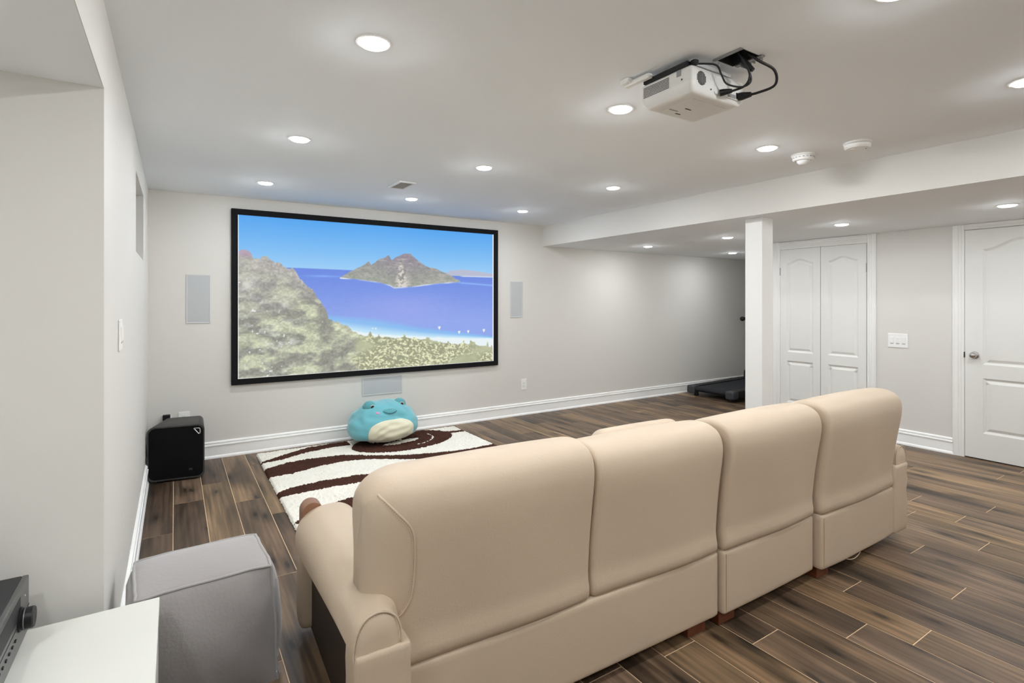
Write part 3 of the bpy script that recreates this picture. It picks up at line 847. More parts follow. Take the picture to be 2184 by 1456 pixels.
obj('latch', G().rbox((PX0-0.0015, 1.375, PZ1-0.032), (PX0+0.002, 1.398, PZ1-0.006), 0.003, 2), M['proj_grey'], body)
for (y, z, s_) in ((1.56, 2.253, 0.012), (1.545, 2.253, 0.008), (1.53, 2.256, 0.010)):
    obj('side_mark', G().box((PX0+0.0005, y-s_, z), (PX0+0.0025, y, z+0.0035)), M['proj_grey'], body)
obj('foot_hole', G().lathe([(0.0035, -0.002), (0.0035, 0.0012), (0, 0.0012)], (PX0, 1.372, 2.262), '-X', 12), M['slot'], body)
# round speaker grille on the rear face
for i in range(9):
    u = -0.024 + 0.006 * i; hh = math.sqrt(max(0, 0.027**2 - u*u))
    if hh > 0.004:
        obj('speaker_slit', G().box((1.715+u-0.0016, PY0-0.0012, 2.264-hh), (1.715+u+0.0016, PY0+0.003, 2.264+hh)), M['slot'], body)
pan = obj('connector_panel', G().rbox((1.80, PY0-0.002, 2.222), (1.965, PY0+0.003, 2.296), 0.004, 2), M['proj'], body)
obj('video_port', G().box((1.875, PY0-0.004, 2.226), (1.925, PY0, 2.240)), M['proj_grey'], pan)
obj('power_inlet', G().box((1.930, PY0-0.004, 2.228), (1.958, PY0, 2.252)), M['slot'], pan)
obj('screw', G().lathe([(0.0028, -0.001), (0.0028, 0.0015), (0, 0.0015)], (1.773, PY0, 2.233), '-Y', 12), M['slot'], body)
obj('lens_barrel', G().lathe([(0.030, -0.01), (0.030, 0.020), (0.024, 0.022), (0.022, 0.012), (0, 0.012)], (1.765, PY1-0.004, 2.262), 'Y', 28), M['slot'], body, 40)
# ceiling mount
g = G(); g.rbox((1.70, 1.36, ZC-0.014), (1.95, 1.56, ZC-0.0005), 0.003, 1)
mt = obj('mount_plate', g, M['plastic'], pj)
obj('mount_arm', G().rbox((1.628, 1.515, ZC-0.030), (1.655, 1.655, ZC-0.010), 0.006, 2), M['plastic'], mt)
obj('mount_tab', G().rbox((1.605, 1.61, ZC-0.022), (1.665, 1.655, ZC-0.001), 0.004, 2), M['plastic'], mt)
obj('mount_rail', G().rbox((1.655, 1.345, PZ1-0.002), (1.675, 1.57, PZ1+0.016), 0.002, 1), M['black_plastic'], mt)
for (x, y) in ((1.70, 1.38), (1.94, 1.38), (1.82, 1.55)):
    obj('mount_post', G().lathe([(0.009, 0.0), (0.009, ZC-PZ1)], (x, y, PZ1), 'Z', 16), M['steel'], mt)
obj('tilt_knob', G().lathe([(0.010, 0), (0.016, 0.002), (0.016, 0.014), (0.010, 0.018), (0, 0.018)], (1.685, 1.335, PZ1+0.002), 'Z', 20), M['black_plastic'], mt, 40)
# opening in the ceiling with its metal box
bx_ = thing('ceiling_outlet_box', 'metal outlet box in a ceiling cut-out behind the projector', 'outlet', (1.84, 1.2575, ZC))
g = G(); t = 0.004
g.box((HX0, HY0, ZC), (HX0+t, HY1, ZC+0.09)); g.box((HX1-t, HY0, ZC), (HX1, HY1, ZC+0.09))
g.box((HX0+t, HY0, ZC), (HX1-t, HY0+t, ZC+0.09)); g.box((HX0+t, HY1-t, ZC), (HX1-t, HY1, ZC+0.09)); g.box((HX0, HY0, ZC+0.085), (HX1, HY1, ZC+0.095))
obj('box_wall', g, M['slot'], bx_)
for lo, hi in (((HX0-0.012, HY0-0.004), (HX0+0.004, HY1+0.004)), ((HX1-0.004, HY0-0.012), (HX1+0.018, HY1-0.01))):
    obj('bracket', G().rbox((lo[0], lo[1], ZC-0.005), (hi[0], hi[1], ZC-0.0005), 0.001, 1), M['steel'], bx_)
for i in range(6):
    y = HY0 + 0.004 + i * 0.016
    obj('bracket_tooth', G().box((HX1+0.012, y, ZC-0.010), (HX1+0.030, y+0.003, ZC-0.0006)), M['steel'], bx_)
for x in (HX0-0.006, HX0+0.03):
    obj('clamp_screw', G().tube([(x, HY1+0.003, ZC-0.001), (x, HY1+0.012, ZC-0.016)], 0.003, 8), M['steel'], bx_)
def cable(pts, r, label, plugs):
    c = thing('cable', label, 'cable', pts[0], 'black cables behind the projector')
    obj('cord', G().tube(smooth_path(pts, 8), r, 8), M['cable'], c, 60)
    for p, q, rad in plugs: obj('plug', G().tube([p, tuple((Vector(p)*0.7+Vector(q)*0.3)), q], rad, 10, rr=[rad, rad, rad*0.6]), M['cable'], c, 40)
cable([(1.86, 1.25, ZC+0.04), (1.885, 1.20, ZC-0.02), (1.945, 1.17, ZC-0.055), (1.975, 1.185, ZC-0.10), (1.965, 1.25, 2.236), (1.952, 1.30, 2.238)], 0.0052,
      'thick black power cable looping furthest right behind the projector', [((1.945, 1.322, 2.238), (1.958, 1.275, 2.236), 0.016), ((1.862, 1.25, ZC-0.012), (1.878, 1.215, ZC-0.055), 0.014)])
cable([(1.83, 1.26, ZC+0.04), (1.85, 1.235, ZC-0.02), (1.872, 1.225, ZC-0.07), (1.872, 1.245, ZC-0.105), (1.845, 1.29, 2.228), (1.83, 1.31, 2.226)], 0.0046,
      'black video cable running straight down into the projector sockets', [((1.822, 1.322, 2.228), (1.848, 1.285, 2.230), 0.013)])
cable([(1.70, 1.342, PZ1+0.012), (1.765, 1.30, PZ1+0.008), (1.79, 1.292, 2.284), (1.815, 1.285, 2.250), (1.86, 1.25, 2.236), (1.88, 1.225, 2.256), (1.868, 1.235, ZC-0.03), (1.85, 1.26, ZC+0.04)], 0.0036,
      'thin black cable curling from the projector top to the ceiling box', [])

# ------------------------------------------------------------------ rug
RX0, RX1, RY0, RY1 = 0.622, 2.605, 2.50, 5.275
rug = thing('area_rug', 'cream shag rug with wavy dark brown stripes', 'rug', ((RX0+RX1)/2, (RY0+RY1)/2, 0))
obj('backing', G().box((RX0, RY0, 0.0006), (RX1, RY1, 0.006)), mat('dark_rug_backing', (52, 40, 32), 0.9), rug)
def rug_pile():
    st = 0.0052
    NX, NY = int((RX1-RX0)/st), int((RY1-RY0)/st)
    X, Y = np.meshgrid(np.linspace(RX0, RX1, NX), np.linspace(RY0, RY1, NY))
    wx = X + 0.012*(fbm(X*40, Y*40, 2, 1)-.5); wy = Y + 0.016*(fbm(X*45, Y*45, 3, 2)-.5)
    I = lambda pts: np.interp(wx, [p[0] for p in pts], [p[1] for p in pts])
    m = np.zeros_like(X, bool)
    def band(top, bot, x0=-9, x1=9):
        return (wy < I(top)) & (wy > I(bot)) & (wx > x0) & (wx < x1)
    m |= band([(0.62, 4.97), (0.804, 5.09), (1.046, 5.235), (1.282, 5.262), (1.43, 5.262)], [(0.617, 4.93), (0.783, 4.958), (1.011, 5.072), (1.244, 5.118), (1.43, 5.112)], x1=1.43)
    m |= band([(0.626, 4.747), (0.814, 4.845), (1.022, 4.862), (1.28, 4.817), (1.51, 4.652), (1.751, 4.516), (2.073, 4.418), (2.313, 4.386), (2.61, 4.41)],
              [(0.626, 4.51), (0.806, 4.52), (1.015, 4.595), (1.228, 4.622), (1.429, 4.571), (1.704, 4.395), (1.979, 4.219), (2.223, 4.215), (2.61, 4.19)])
    m |= band([(0.626, 4.126), (0.747, 4.186), (0.931, 4.214), (1.214, 4.205), (1.491, 4.119), (1.9, 3.95), (2.3, 3.80), (2.61, 3.75)],
              [(0.634, 4.015), (0.803, 4.028), (0.981, 4.036), (1.245, 4.013), (1.6, 3.88), (2.0, 3.70), (2.61, 3.55)])
    m |= band([(0.62, 3.50), (0.785, 3.659), (0.902, 3.713), (1.035, 3.745), (1.2, 3.77), (1.7, 3.66), (2.61, 3.2)],
              [(0.62, 3.50), (0.70, 3.47), (0.855, 3.517), (0.983, 3.545), (1.056, 3.57), (1.6, 3.45), (2.61, 2.95)])
    m |= band([(0.62, 3.36), (0.80, 3.487), (1.019, 3.475), (1.5, 3.36), (2.2, 3.0), (2.61, 2.8)], [(0.62, 3.20), (0.875, 3.238), (1.2, 3.22), (1.8, 2.95), (2.61, 2.55)])
    # swirl
    def ell(cx, cy, rx, ry, a=0.0):
        dx, dy = wx-cx, wy-cy; ca, sa = math.cos(a), math.sin(a)
        return ((dx*ca+dy*sa)/rx)**2 + ((-dx*sa+dy*ca)/ry)**2
    sw = (ell(1.915, 4.985, 0.52, 0.335, R(7)) < 1) & (wy < 5.30)
    m |= sw
    hole = (ell(1.88, 4.96, 0.20, 0.055, R(10)) < 1)
    m &= ~hole
    e_ = ell(1.90, 5.02, 0.325, 0.235, R(7))
    m &= ~((e_ > 1.0) & (e_ < 1.10) & (wx > 1.98) & (wy < 5.12))
    m |= band([(2.35, 5.10), (2.61, 5.065)], [(2.35, 5.005), (2.61, 5.0)], x0=2.36)
    n1 = fbm(X*90, Y*90, 2, 11); n2 = fbm(X*9, Y*9, 3, 12)
    rs = np.random.RandomState(3); rnd = rs.rand(*X.shape)
    h = 0.022 + 0.010*(n1-0.5) + 0.007*(rnd-0.5)
    # worn groove at every colour change
    mf = m.astype(float)
    gr = np.zeros_like(mf); gr[1:-1, 1:-1] = (np.abs(mf[2:, 1:-1]-mf[:-2, 1:-1]) + np.abs(mf[1:-1, 2:]-mf[1:-1, :-2])) > 0
    h -= 0.007*gr
    ed = np.minimum(np.minimum(X-RX0, RX1-X), np.minimum(Y-RY0, RY1-Y))
    h *= np.clip(0.25 + ed/0.012, 0.25, 1)
    cream = np.array(lin((238, 234, 222))); brown = np.array(lin((70, 44, 34)))
    col_ = np.where(m[..., None], brown*(0.55 + 0.5*n1 + 0.45*n2)[..., None], cream*(0.86 + 0.14*n1 + 0.10*n2)[..., None])
    jx = (rs.rand(*X.shape)-.5)*0.004; jy = (rs.rand(*X.shape)-.5)*0.004
    out = ((X <= RX0+1e-6) | (X >= RX1-1e-6) | (Y <= RY0+1e-6) | (Y >= RY1-1e-6))
    jx[out] *= 2; jy[out] *= 2
    loc = rug.location
    verts = np.stack([X+jx-loc.x, Y+jy-loc.y, np.maximum(h, 0.004)], -1).reshape(-1, 3)
    idx = np.arange(NX*NY).reshape(NY, NX)
    quads = np.stack([idx[:-1, :-1], idx[:-1, 1:], idx[1:, 1:], idx[1:, :-1]], -1).reshape(-1, 4)
    me = bpy.data.meshes.new('pile')
    me.vertices.add(len(verts)); me.vertices.foreach_set('co', verts.astype(np.float32).ravel())
    me.loops.add(quads.size); me.loops.foreach_set('vertex_index', quads.ravel().astype(np.int32))
    me.polygons.add(len(quads)); me.polygons.foreach_set('loop_start', np.arange(0, quads.size, 4, dtype=np.int32))
    me.update(calc_edges=True)
    set_color_attr(me, np.clip(col_, 0, 1).reshape(-1, 3))
    me.materials.append(attr_mat('shag_pile', 0.95, bump=0.3))
    o = bpy.data.objects.new('pile', me); COL.objects.link(o); o.parent = rug; o['kind'] = 'stuff'
rug_pile()

# ------------------------------------------------------------------ sectional sofa
SO = (2.0, 1.9, 0.0)
sofa = thing('sectional_sofa', 'long beige leather four-seat sectional sofa seen from behind', 'sofa', SO)
ROT = Matrix.Translation((1.96, 1.43, 0)) @ Matrix.Rotation(R(-1.7), 4, 'Z') @ Matrix.Translation((-1.96, -1.43, 0))
BACK = [(0.0, 0.335), (-0.003, 0.43), (-0.012, 0.55), (-0.024, 0.66), (-0.036, 0.76), (-0.036, 0.825), (-0.014, 0.875), (0.036, 0.902), (0.105, 0.905), (0.175, 0.885), (0.225, 0.835), (0.240, 0.75), (0.225, 0.64), (0.240, 0.52), (0.262, 0.42), (0.255, 0.345), (0.13, 0.330)]
def backrest(x0, x1, yr, rl, rr_, rot, lift=0.0, lean=0.0, el=None):
    prof = [(y - lean * max(0, z - 0.35) / 0.55, z + lift * max(0, z - 0.35) / 0.55) for y, z in BACK]
    def fn(x, y, z):
        s_ = 0.004 * math.sin(9 * x + 5 * z) * (1 if y < 0.1 else 0.6)
        return (x, yr + y + s_, z)
    g = pillow(prof, x0, x1, rl, rr_, 0.006, 26, fn, el)
    if rot: g.xf(ROT)
    return obj('backrest', g, M['leather'], sofa, 70), g
def on_rear(g, pts, push=0.001):
    """lay (x,z) points on the rear of a cushion"""
    bvh = BVHTree.FromPolygons([Vector(v) for v in g.v], g.f); out = []
    for x, z in pts:
        hit = bvh.ray_cast(Vector((x, 0.9, z)), Vector((0, 1, 0)))
        if hit[0] is not None: out.append((hit[0].x, hit[0].y - push, hit[0].z))
    return out
def stitches(pts, off=0.006, step=0.008, parent=None):
    P = [Vector(p) for p in pts]; g = G(); acc = 0
    for a, b in zip(P[:-1], P[1:]):
        d = b - a
        if d.length < 1e-6: continue
        n_ = d.normalized(); side = n_.cross(Vector((0, 1, 0)))
        while acc < d.length:
            c = a + n_ * acc + side * off + Vector((0, -0.0008, 0))
            g.tube([c, c + n_ * 0.0045], 0.0008, 5); acc += step
        acc -= d.length
    return obj('stitching', g, M['thread'], parent)
def dense(pts, n=8):
    return [tuple(Vector(a).lerp(Vector(b), k / n)) for a, b in zip(pts[:-1], pts[1:]) for k in range(n)] + [tuple(pts[-1])]

bk1, g1 = backrest(0.456, 1.262, 1.43, 0.135, 0.022, True, -0.012, 0.0, 0.088)
sp_ = [(p.x, p.y) for p in smooth_path([Vector((0.492, 0.848, 0)), Vector((0.535, 0.80, 0)), Vector((0.574, 0.750, 0)), Vector((0.586, 0.69, 0)), Vector((0.588, 0.60, 0)), Vector((0.580, 0.535, 0)), Vector((0.555, 0.495, 0)), Vector((0.525, 0.48, 0))], 8)]
pts = on_rear(g1, sp_)
obj('seam', G().tube(pts, 0.0034, 8), M['leather'], bk1, 60)
stitches(pts, -0.006, 0.008, bk1)
bk2, g2 = backrest(1.268, 1.957, 1.43, 0.022, 0.020, True, -0.030)
bk3, g3 = backrest(1.978, 2.692, 1.415, 0.022, 0.020, False, -0.024, 0.012)
bk4, g4 = backrest(2.716, 3.515, 1.388, 0.030, 0.045, False, -0.014, 0.014)
# pillow-top headrests on the seat side, peeking over the backs
for (x0, x1, yr, top, rot) in ((0.60, 1.20, 1.60, 0.830, True), (1.485, 1.965, 1.60, 0.856, True), (2.02, 2.66, 1.59, 0.825, False), (2.78, 3.46, 1.57, 0.825, False)):
    pr = [(0.0, 0.66), (0.0, 0.76), (0.03, top-0.012), (0.08, top), (0.13, top-0.03), (0.15, 0.75), (0.14, 0.68), (0.10, 0.62), (0.03, 0.62)]
    g = pillow(pr, x0, x1, 0.05, 0.05, 0.004, 14, lambda x, y, z, yr=yr: (x, yr + y, z))
    if rot: g.xf(ROT)
    obj('headrest', g, M['leather'], sofa, 70)
# base shells (upholstered box under the backs)
def base_shell(x0, x1, yr, rot, z0=0.058, sag=0.0, rl=0.012):
    def df(x, y, z):
        u = (x - x0) / (x1 - x0); k_ = max(0, (0.33 - z) / 0.27)
        return (x, y + (0.004 * math.sin(math.pi * u) * -1 if y < yr + 0.2 else 0), z - sag * k_ * math.sin(math.pi * u) * (0.7 + 0.3*math.sin(9*u)))
    g = softbox((x0, yr - 0.004, z0), (x1, 2.30, 0.332), 0.014, 14, df)
    if rot: g.xf(ROT)
    return obj('base', g, M['leather'], sofa, 60)
bA = base_shell(0.560, 1.960, 1.43, True)
bC = base_shell(1.977, 2.694, 1.418, False)
bD = base_shell(2.716, 3.530, 1.390, False, sag=0.010)
for parent, x, yr in ((bC, 1.992, 1.4135), (bD, 2.734, 1.3855)):
    obj('seam', G().tube([(x, yr, 0.075), (x, yr-0.0006, 0.2), (x, yr, 0.318)], 0.0018, 6), M['leather_seam'], parent)
# loop of lining hanging under the last seat
obj('lining', G().tube(smooth_path([(2.96, 1.40, 0.055), (3.0, 1.39, 0.042), (3.05, 1.388, 0.036), (3.10, 1.39, 0.044), (3.15, 1.40, 0.055)], 6), 0.0022, 8), M['leather'], bD, 60)
# seats and footrests
for (x0, x1, rot) in ((0.655, 1.238, True), (1.244, 1.955, True), (1.982, 2.690, False), (2.722, 3.420, False)):
    g = softbox((x0, 1.66, 0.325), (x1, 2.34, 0.465), 0.045, 10)
    if rot: g.xf(ROT)
    obj('seat_cushion', g, M['leather'], sofa, 70)
    g = softbox((x0, 2.302, 0.075), (x1, 2.372, 0.325), 0.025, 8)
    if rot: g.xf(ROT)
    obj('footrest', g, M['leather'], sofa, 70)

def arm(xo, xi, yb, yf, rot):
    """rolled arm; xo = outer x, xi = inner x"""
    sgn = 1 if xi > xo else -1; W = abs(xi - xo)
    def ring(y, top, lip, sc_=1.0):
        wf = 0.54 + 0.46 * min(1.0, max(0.0, (y - yb - 0.02) / 0.16)) ** 1.5
        pts = [(0.235, 0.300), (0.250, 0.380), (0.248, 0.450), (0.225, top-0.034), (0.180, top-0.004), (0.125, top), (0.070, top-0.010), (0.022, top-0.045), (0.0, top-0.10), (0.004, lip+0.02), (0.030, lip), (0.090, lip-0.005), (0.16, 0.300)]
        lp = smooth_loop([(a, b) for a, b in pts], 78)
        cx_, cz_ = 0.125, 0.44
        return [(xo + sgn * (cx_ + (p.x - cx_) * sc_) * wf * W / 0.25, y, cz_ + (p.y - cz_) * sc_) for p in lp]
    rings = [ring(yb - 0.004, 0.545, 0.435, 0.05), ring(yb - 0.006, 0.545, 0.435, 0.5), ring(yb-0.003, 0.550, 0.435, 0.92), ring(yb+0.010, 0.556, 0.435, 0.985)]
    N_ = 16
    for k in range(N_ + 1):
        u = k / N_; y = yb + 0.03 + (yf - 0.06 - yb) * u
        rings.append(ring(y, 0.560 - 0.028 * u + 0.008 * math.sin(math.pi * u), 0.435 - 0.10 * u))
    rings += [ring(yf - 0.014, 0.528, 0.335, 0.97), ring(yf - 0.004, 0.522, 0.335, 0.90), ring(yf, 0.515, 0.335, 0.75), ring(yf, 0.51, 0.335, 0.05)]
    g = loft(rings)
    if rot: g.xf(ROT)
    a = obj('armrest', g, M['leather'], sofa, 70)
    # piping and stitching round the rear cap
    arc = [(0.005, 0.430), (0.003, 0.462), (0.012, 0.507), (0.032, 0.540), (0.060, 0.552), (0.090, 0.549), (0.118, 0.528), (0.132, 0.49), (0.134, 0.45)]
    pp = [(xo + sgn * p.x * W / 0.25, yb - 0.002, p.y) for p in smooth_path([Vector((a_, b_, 0)) for a_, b_ in arc], 6)]
    q = G().tube(pp, 0.003, 8)
    if rot: q.xf(ROT)
    obj('piping', q, M['leather'], a, 60)
    gg = [tuple(ROT @ Vector(p)) if rot else p for p in pp]
    stitches([(x, y + 0.001, z) for x, y, z in gg], -0.007 * sgn, 0.009, a)
    # rear panel below the roll
    x_lo, x_hi = sorted((xo + sgn*0.004, xo + sgn*0.165))
    q = softbox((x_lo, yb - 0.012, 0.058), (x_hi, yb + 0.10, 0.452), 0.014, 8, lambda x, y, z: (x, y - 0.004*math.sin(60*z), z))
    if rot: q.xf(ROT)
    obj('rear_panel', q, M['leather'], a, 60)
    # front post, wooden cap, dark side board
    x_lo, x_hi = sorted((xo + sgn*0.004, xo + sgn*0.235))
    q = softbox((x_lo, yf - 0.11, 0.058), (x_hi, yf - 0.004, 0.40), 0.03, 8)
    if rot: q.xf(ROT)
    obj('front_post', q, M['leather'], a, 60)
    arc_ = [(0.068 + 0.043 * math.cos(R(a_)), 0.505 + 0.043 * math.sin(R(a_))) for a_ in range(0, 181, 15)]
    prof_ = [(0.111, 0.06), (0.111, 0.28)] + arc_ + [(0.025, 0.28), (0.025, 0.06)]
    rr2 = [[(xo + sgn * (0.068 + (a_ - 0.068) * s_), y, 0.3 + (b_ - 0.3) * (1 - (1 - s_) * 0.2)) for a_, b_ in prof_] for y, s_ in ((yf - 0.03, 1.0), (yf + 0.040, 1.0), (yf + 0.050, 0.94), (yf + 0.053, 0.84), (yf + 0.053, 0.05))]
    q = loft(rr2)
    if rot: q.xf(ROT)
    obj('wooden_cap', q, M['wood_knob'], a, 50, label='brown wooden front of the arm')
    x_lo, x_hi = sorted((xo + sgn*0.050, xo + sgn*0.075))
    q = G().box((x_lo, yb + 0.06, 0.058), (x_hi, yf - 0.09, 0.40))
    if rot: q.xf(ROT)
    obj('side_board', q, M['dark_panel'], a, label='dark brown side board under the arm')
arm(0.400, 0.655, 1.372, 2.33, True)
arm(3.660, 3.405, 1.385, 2.33, False)
# wooden feet
for (x, y, rot) in ((0.60, 1.45, True), (1.80, 1.455, True), (1.10, 1.455, True), (1.985, 1.445, False), (2.62, 1.50, False), (2.735, 1.42, False), (3.42, 1.50, False), (0.60, 2.2, True), (1.80, 2.2, True), (2.0, 2.2, False), (2.73, 2.2, False), (3.44, 2.2, False)):
    q = G().rbox((x, y, 0.0), (x + 0.11, y + 0.06, 0.060), 0.002, 1)
    if rot: q.xf(ROT)
    obj('foot', q, M['wood_red'], sofa, label='reddish brown wooden block foot')

# ------------------------------------------------------------------ subwoofer
sw = thing('subwoofer', 'black cube subwoofer with rounded corners in the far left corner', 'subwoofer', (0.04, 5.10, 0))
MS = Matrix.Translation((0.040, 5.075, 0)) @ Matrix.Rotation(R(-8), 4, 'Z')
def sub_shell():
    # rounded-rectangle tube along y, in local coordinates x,z ; front at y=-0.205
    r_, w2, z0, z1 = 0.045, 0.192, 0.012, 0.432
    ring = []
    for cx_, cz_, a0 in ((w2-r_, z1-r_, 0), (-w2+r_, z1-r_, 90), (-w2+r_, z0+r_, 180), (w2-r_, z0+r_, 270)):
        for k in range(9):
            a = R(a0 + 90*k/8); ring.append((cx_ + r_*math.cos(a), cz_ + r_*math.sin(a)))
    def at(y, s_):
        k_ = 1 - 0.26 * (y + 0.206) / 0.42
        return [(x*s_*k_, y, (z0+z1)/2 + (z-(z0+z1)/2)*s_*(0.25*k_+0.75)) for x, z in ring]
    return at
at = sub_shell()
obj('cabinet', loft([at(0.215, 0.05), at(0.215, 0.97), at(0.208, 1.0), at(-0.200, 1.0), at(-0.206, 0.99), at(-0.206, 0.945), at(-0.198, 0.94), at(-0.198, 0.05)]).xf(MS), M['sub_wrap'], sw, 40)
cl = obj('front_grille', loft([at(-0.1985, 0.05), at(-0.1985, 0.937), at(-0.2035, 0.93), at(-0.2045, 0.90), at(-0.2045, 0.05)]).xf(MS), M['sub_cloth'], sw, 40)
bd_ = smooth_path([Vector((0.118, 0.400, 0)), Vector((0.152, 0.400, 0)), Vector((0.160, 0.390, 0)), Vector((0.160, 0.362, 0)), Vector((0.152, 0.356, 0))], 4)
obj('badge', G().tube([(p.x, -0.2058, p.y) for p in bd_] + [(0.118, -0.2058, 0.400)], 0.0042, 8).xf(MS), M['silver'], cl, label='small silver triangular badge')
obj('control_window', G().rbox((0.085, -0.2056, 0.075), (0.110, -0.2042, 0.092), 0.001, 1).xf(MS), M['slot'], cl)
for x in (-0.14, 0.14):
    for y in (-0.16, 0.16):
        obj('foot', G().lathe([(0.018, 0.0), (0.020, 0.004), (0.020, 0.030)], (x*0.85, y, 0.0), 'Z', 16).xf(MS), M['black_plastic'], sw)
pl = thing('plug_adapter', 'black plug adapter behind the top of the subwoofer', 'plug', (-0.055, YF, 0.35))
obj('adapter_body', G().rbox((-0.085, YF-0.045, 0.385), (-0.030, YF-0.006, 0.432), 0.005, 2), M['black_plastic'], pl)
obj('wall_plate', G().rbox((-0.095, YF-0.006, 0.315), (-0.020, YF-0.0005, 0.428), 0.003, 2), M['plastic'], pl)
obj('cord', G().tube(smooth_path([(-0.055, YF-0.03, 0.39), (-0.07, YF-0.05, 0.25), (-0.10, YF-0.05, 0.10), (-0.09, YF-0.06, 0.012)], 6), 0.004, 8), M['cable'], pl)

# ------------------------------------------------------------------ frog-shaped bean bag cushion
FC = (1.738, 5.085)
fr = thing('frog_beanbag', 'plump aqua blue frog bean bag with a cream belly', 'bean bag', (FC[0], FC[1], 0.0))
def frog_pt(th, ph, push=0.0):
    """th: azimuth (0 = +x, -90 = front), ph: -90 bottom .. 90 top"""
    ct, st = math.cos(th), math.sin(th); cp, sp2 = math.cos(ph), math.sin(ph)
    rxy = abs(cp) ** 0.72
    x = 0.348 * rxy * math.copysign(abs(ct) ** 0.92, ct); y = 0.262 * rxy * math.copysign(abs(st) ** 0.92, st)
    z = 0.185 + (0.235 * math.copysign(abs(sp2) ** 1.0, sp2) if sp2 > 0 else 0.152 * math.copysign(abs(sp2) ** 0.7, sp2))
    # narrower towards the head, pulled-in under the chin
    k = max(0, (z - 0.20) / 0.22); x *= 1 - 0.24 * k ** 1.3; y *= 1 - 0.15 * k
    front = max(0, -st) * cp
    y += 0.020 * front * math.exp(-((z - 0.285) / 0.028) ** 2)
    # wrinkles
    wv = 0.0075 * math.sin(34 * z + 3.1 * x * 4 + 2 * math.sin(5 * th)) * math.exp(-((z - 0.28) / 0.10) ** 2) + 0.0045 * math.sin(26 * z - 20 * x) + 0.002 * math.sin(75 * z + 30 * x)
    wv += 0.004 * math.sin(40 * x + 12 * z) * max(0, 1 - z / 0.12)
    n_ = Vector((ct * cp / 0.35, st * cp / 0.26, sp2 / 0.2)).normalized()
    return Vector((FC[0] + x, FC[1] + y, z + 0.006)) + n_ * (wv + push)
def frog_patch(t0, t1, nt, p0, p1, npp, push, test=None):
    g = G(); ids = {}; vs = []
    for i in range(nt + 1):
        for j in range(npp + 1):
            ids[i, j] = len(vs); vs.append(frog_pt(t0 + (t1-t0)*i/nt, p0 + (p1-p0)*j/npp, push))
    fs = []
    for i in range(nt):
        for j in range(npp):
            q = (ids[i, j], ids[i+1, j], ids[i+1, j+1], ids[i, j+1])
            if test is None or all(test(vs[a]) for a in q): fs.append(q)
    g.add([v[:] for v in vs], fs); return g
body_g = frog_patch(0, 2*math.pi, 96, -math.pi/2, math.pi/2, 56, 0.0)
bm_ = bmesh.new(); me_ = bpy.data.meshes.new('tmp'); me_.from_pydata(body_g.v, [], body_g.f); bm_.from_mesh(me_); bmesh.ops.remove_doubles(bm_, verts=bm_.verts[:], dist=1e-4)
fbody = obj('body', G().bm(bm_), M['frog'], fr, 180)
bpy.data.meshes.remove(me_)
def disc_on_front(cx_, cz_, rx_, rz_, push, rings=10, seg=48, zmin=0.03, power=2.0, fold=0.0):
    """dome of cloth lying on the frog's front, found by ray casting"""
    bvh = BVHTree.FromPolygons([Vector(v) for v in body_g.v], body_g.f)
    g = G(); vs = []; fs = []
    for i in range(rings + 1):
        for k in range(seg):
            a = 2*math.pi*k/seg; f = i / rings
            e = 2 / power
            x = cx_ + rx_ * f * math.copysign(abs(math.cos(a)) ** e, math.cos(a)); z = cz_ + rz_ * f * math.copysign(abs(math.sin(a)) ** e, math.sin(a))
            z = max(z, zmin)
            hit = bvh.ray_cast(Vector((x, 3.5, z)), Vector((0, 1, 0)))
            y = hit[0].y if hit[0] is not None else (vs[-seg][1] if len(vs) >= seg else FC[1])
            vs.append((x, y - push * math.sqrt(max(0, 1 - f ** 6)) + 0.002 * (f ** 8) + fold * math.sin(95 * z - 38 * (x - cx_) + 2.2 * math.sin(14 * x)) * (1 - f ** 4), z))
    for i in range(rings):
        for k in range(seg): fs.append((i*seg+k, i*seg+(k+1)%seg, (i+1)*seg+(k+1)%seg, (i+1)*seg+k))
    g.add(vs, fs); return g
obj('belly', disc_on_front(1.752, 0.145, 0.232, 0.132, 0.011, 26, 64, 0.036, 2.5, 0.0032), M['frog_belly'], fr, 180, recalc=True, label='cream belly patch')
for sx, nm in ((-1, 'left'), (1, 'right')):
    ex, ey, ez = FC[0] + sx*0.150 - 0.004, FC[1] - 0.045, 0.372
    g = G().lathe([(0.0, -0.05), (0.040, -0.045), (0.063, -0.02), (0.068, 0.005), (0.060, 0.034), (0.040, 0.056), (0.018, 0.066), (0.0, 0.068)], (0, 0, 0), 'Z', 32)
    g.xf(Matrix.Translation((ex, ey, ez)) @ Matrix.Rotation(R(sx*14), 4, 'Y') @ Matrix.Rotation(R(18), 4, 'X') @ Matrix.Scale(0.85, 4, (0, 1, 0)))
    e = obj('eye_bump', g, M['frog_dark'], fr, 180)
    px_, py_, pz_ = ex + 0.016 - (0.008 if sx > 0 else 0), ey - 0.056, ez + 0.012
    obj('eye_white', G().lathe([(0.0, -0.012), (0.023, -0.012), (0.022, 0.001), (0.0, 0.004)], (px_, py_, pz_), '-Y', 24), M['eye_white'], e, 60)
    obj('pupil', G().lathe([(0.018, -0.002), (0.0175, 0.003), (0.010, 0.008), (0.0, 0.009)], (px_, py_-0.002, pz_), '-Y', 24), M['eye_black'], e, 60)
obj('snout', disc_on_front(1.742, 0.345, 0.072, 0.026, 0.012, 8, 32), M['frog_dark'], fr, 180)
bvh_f = BVHTree.FromPolygons([Vector(v) for v in body_g.v], body_g.f)
def front_y(x, z):
    h_ = bvh_f.ray_cast(Vector((x, 3.5, z)), Vector((0, 1, 0))); return h_[0].y if h_[0] is not None else FC[1]
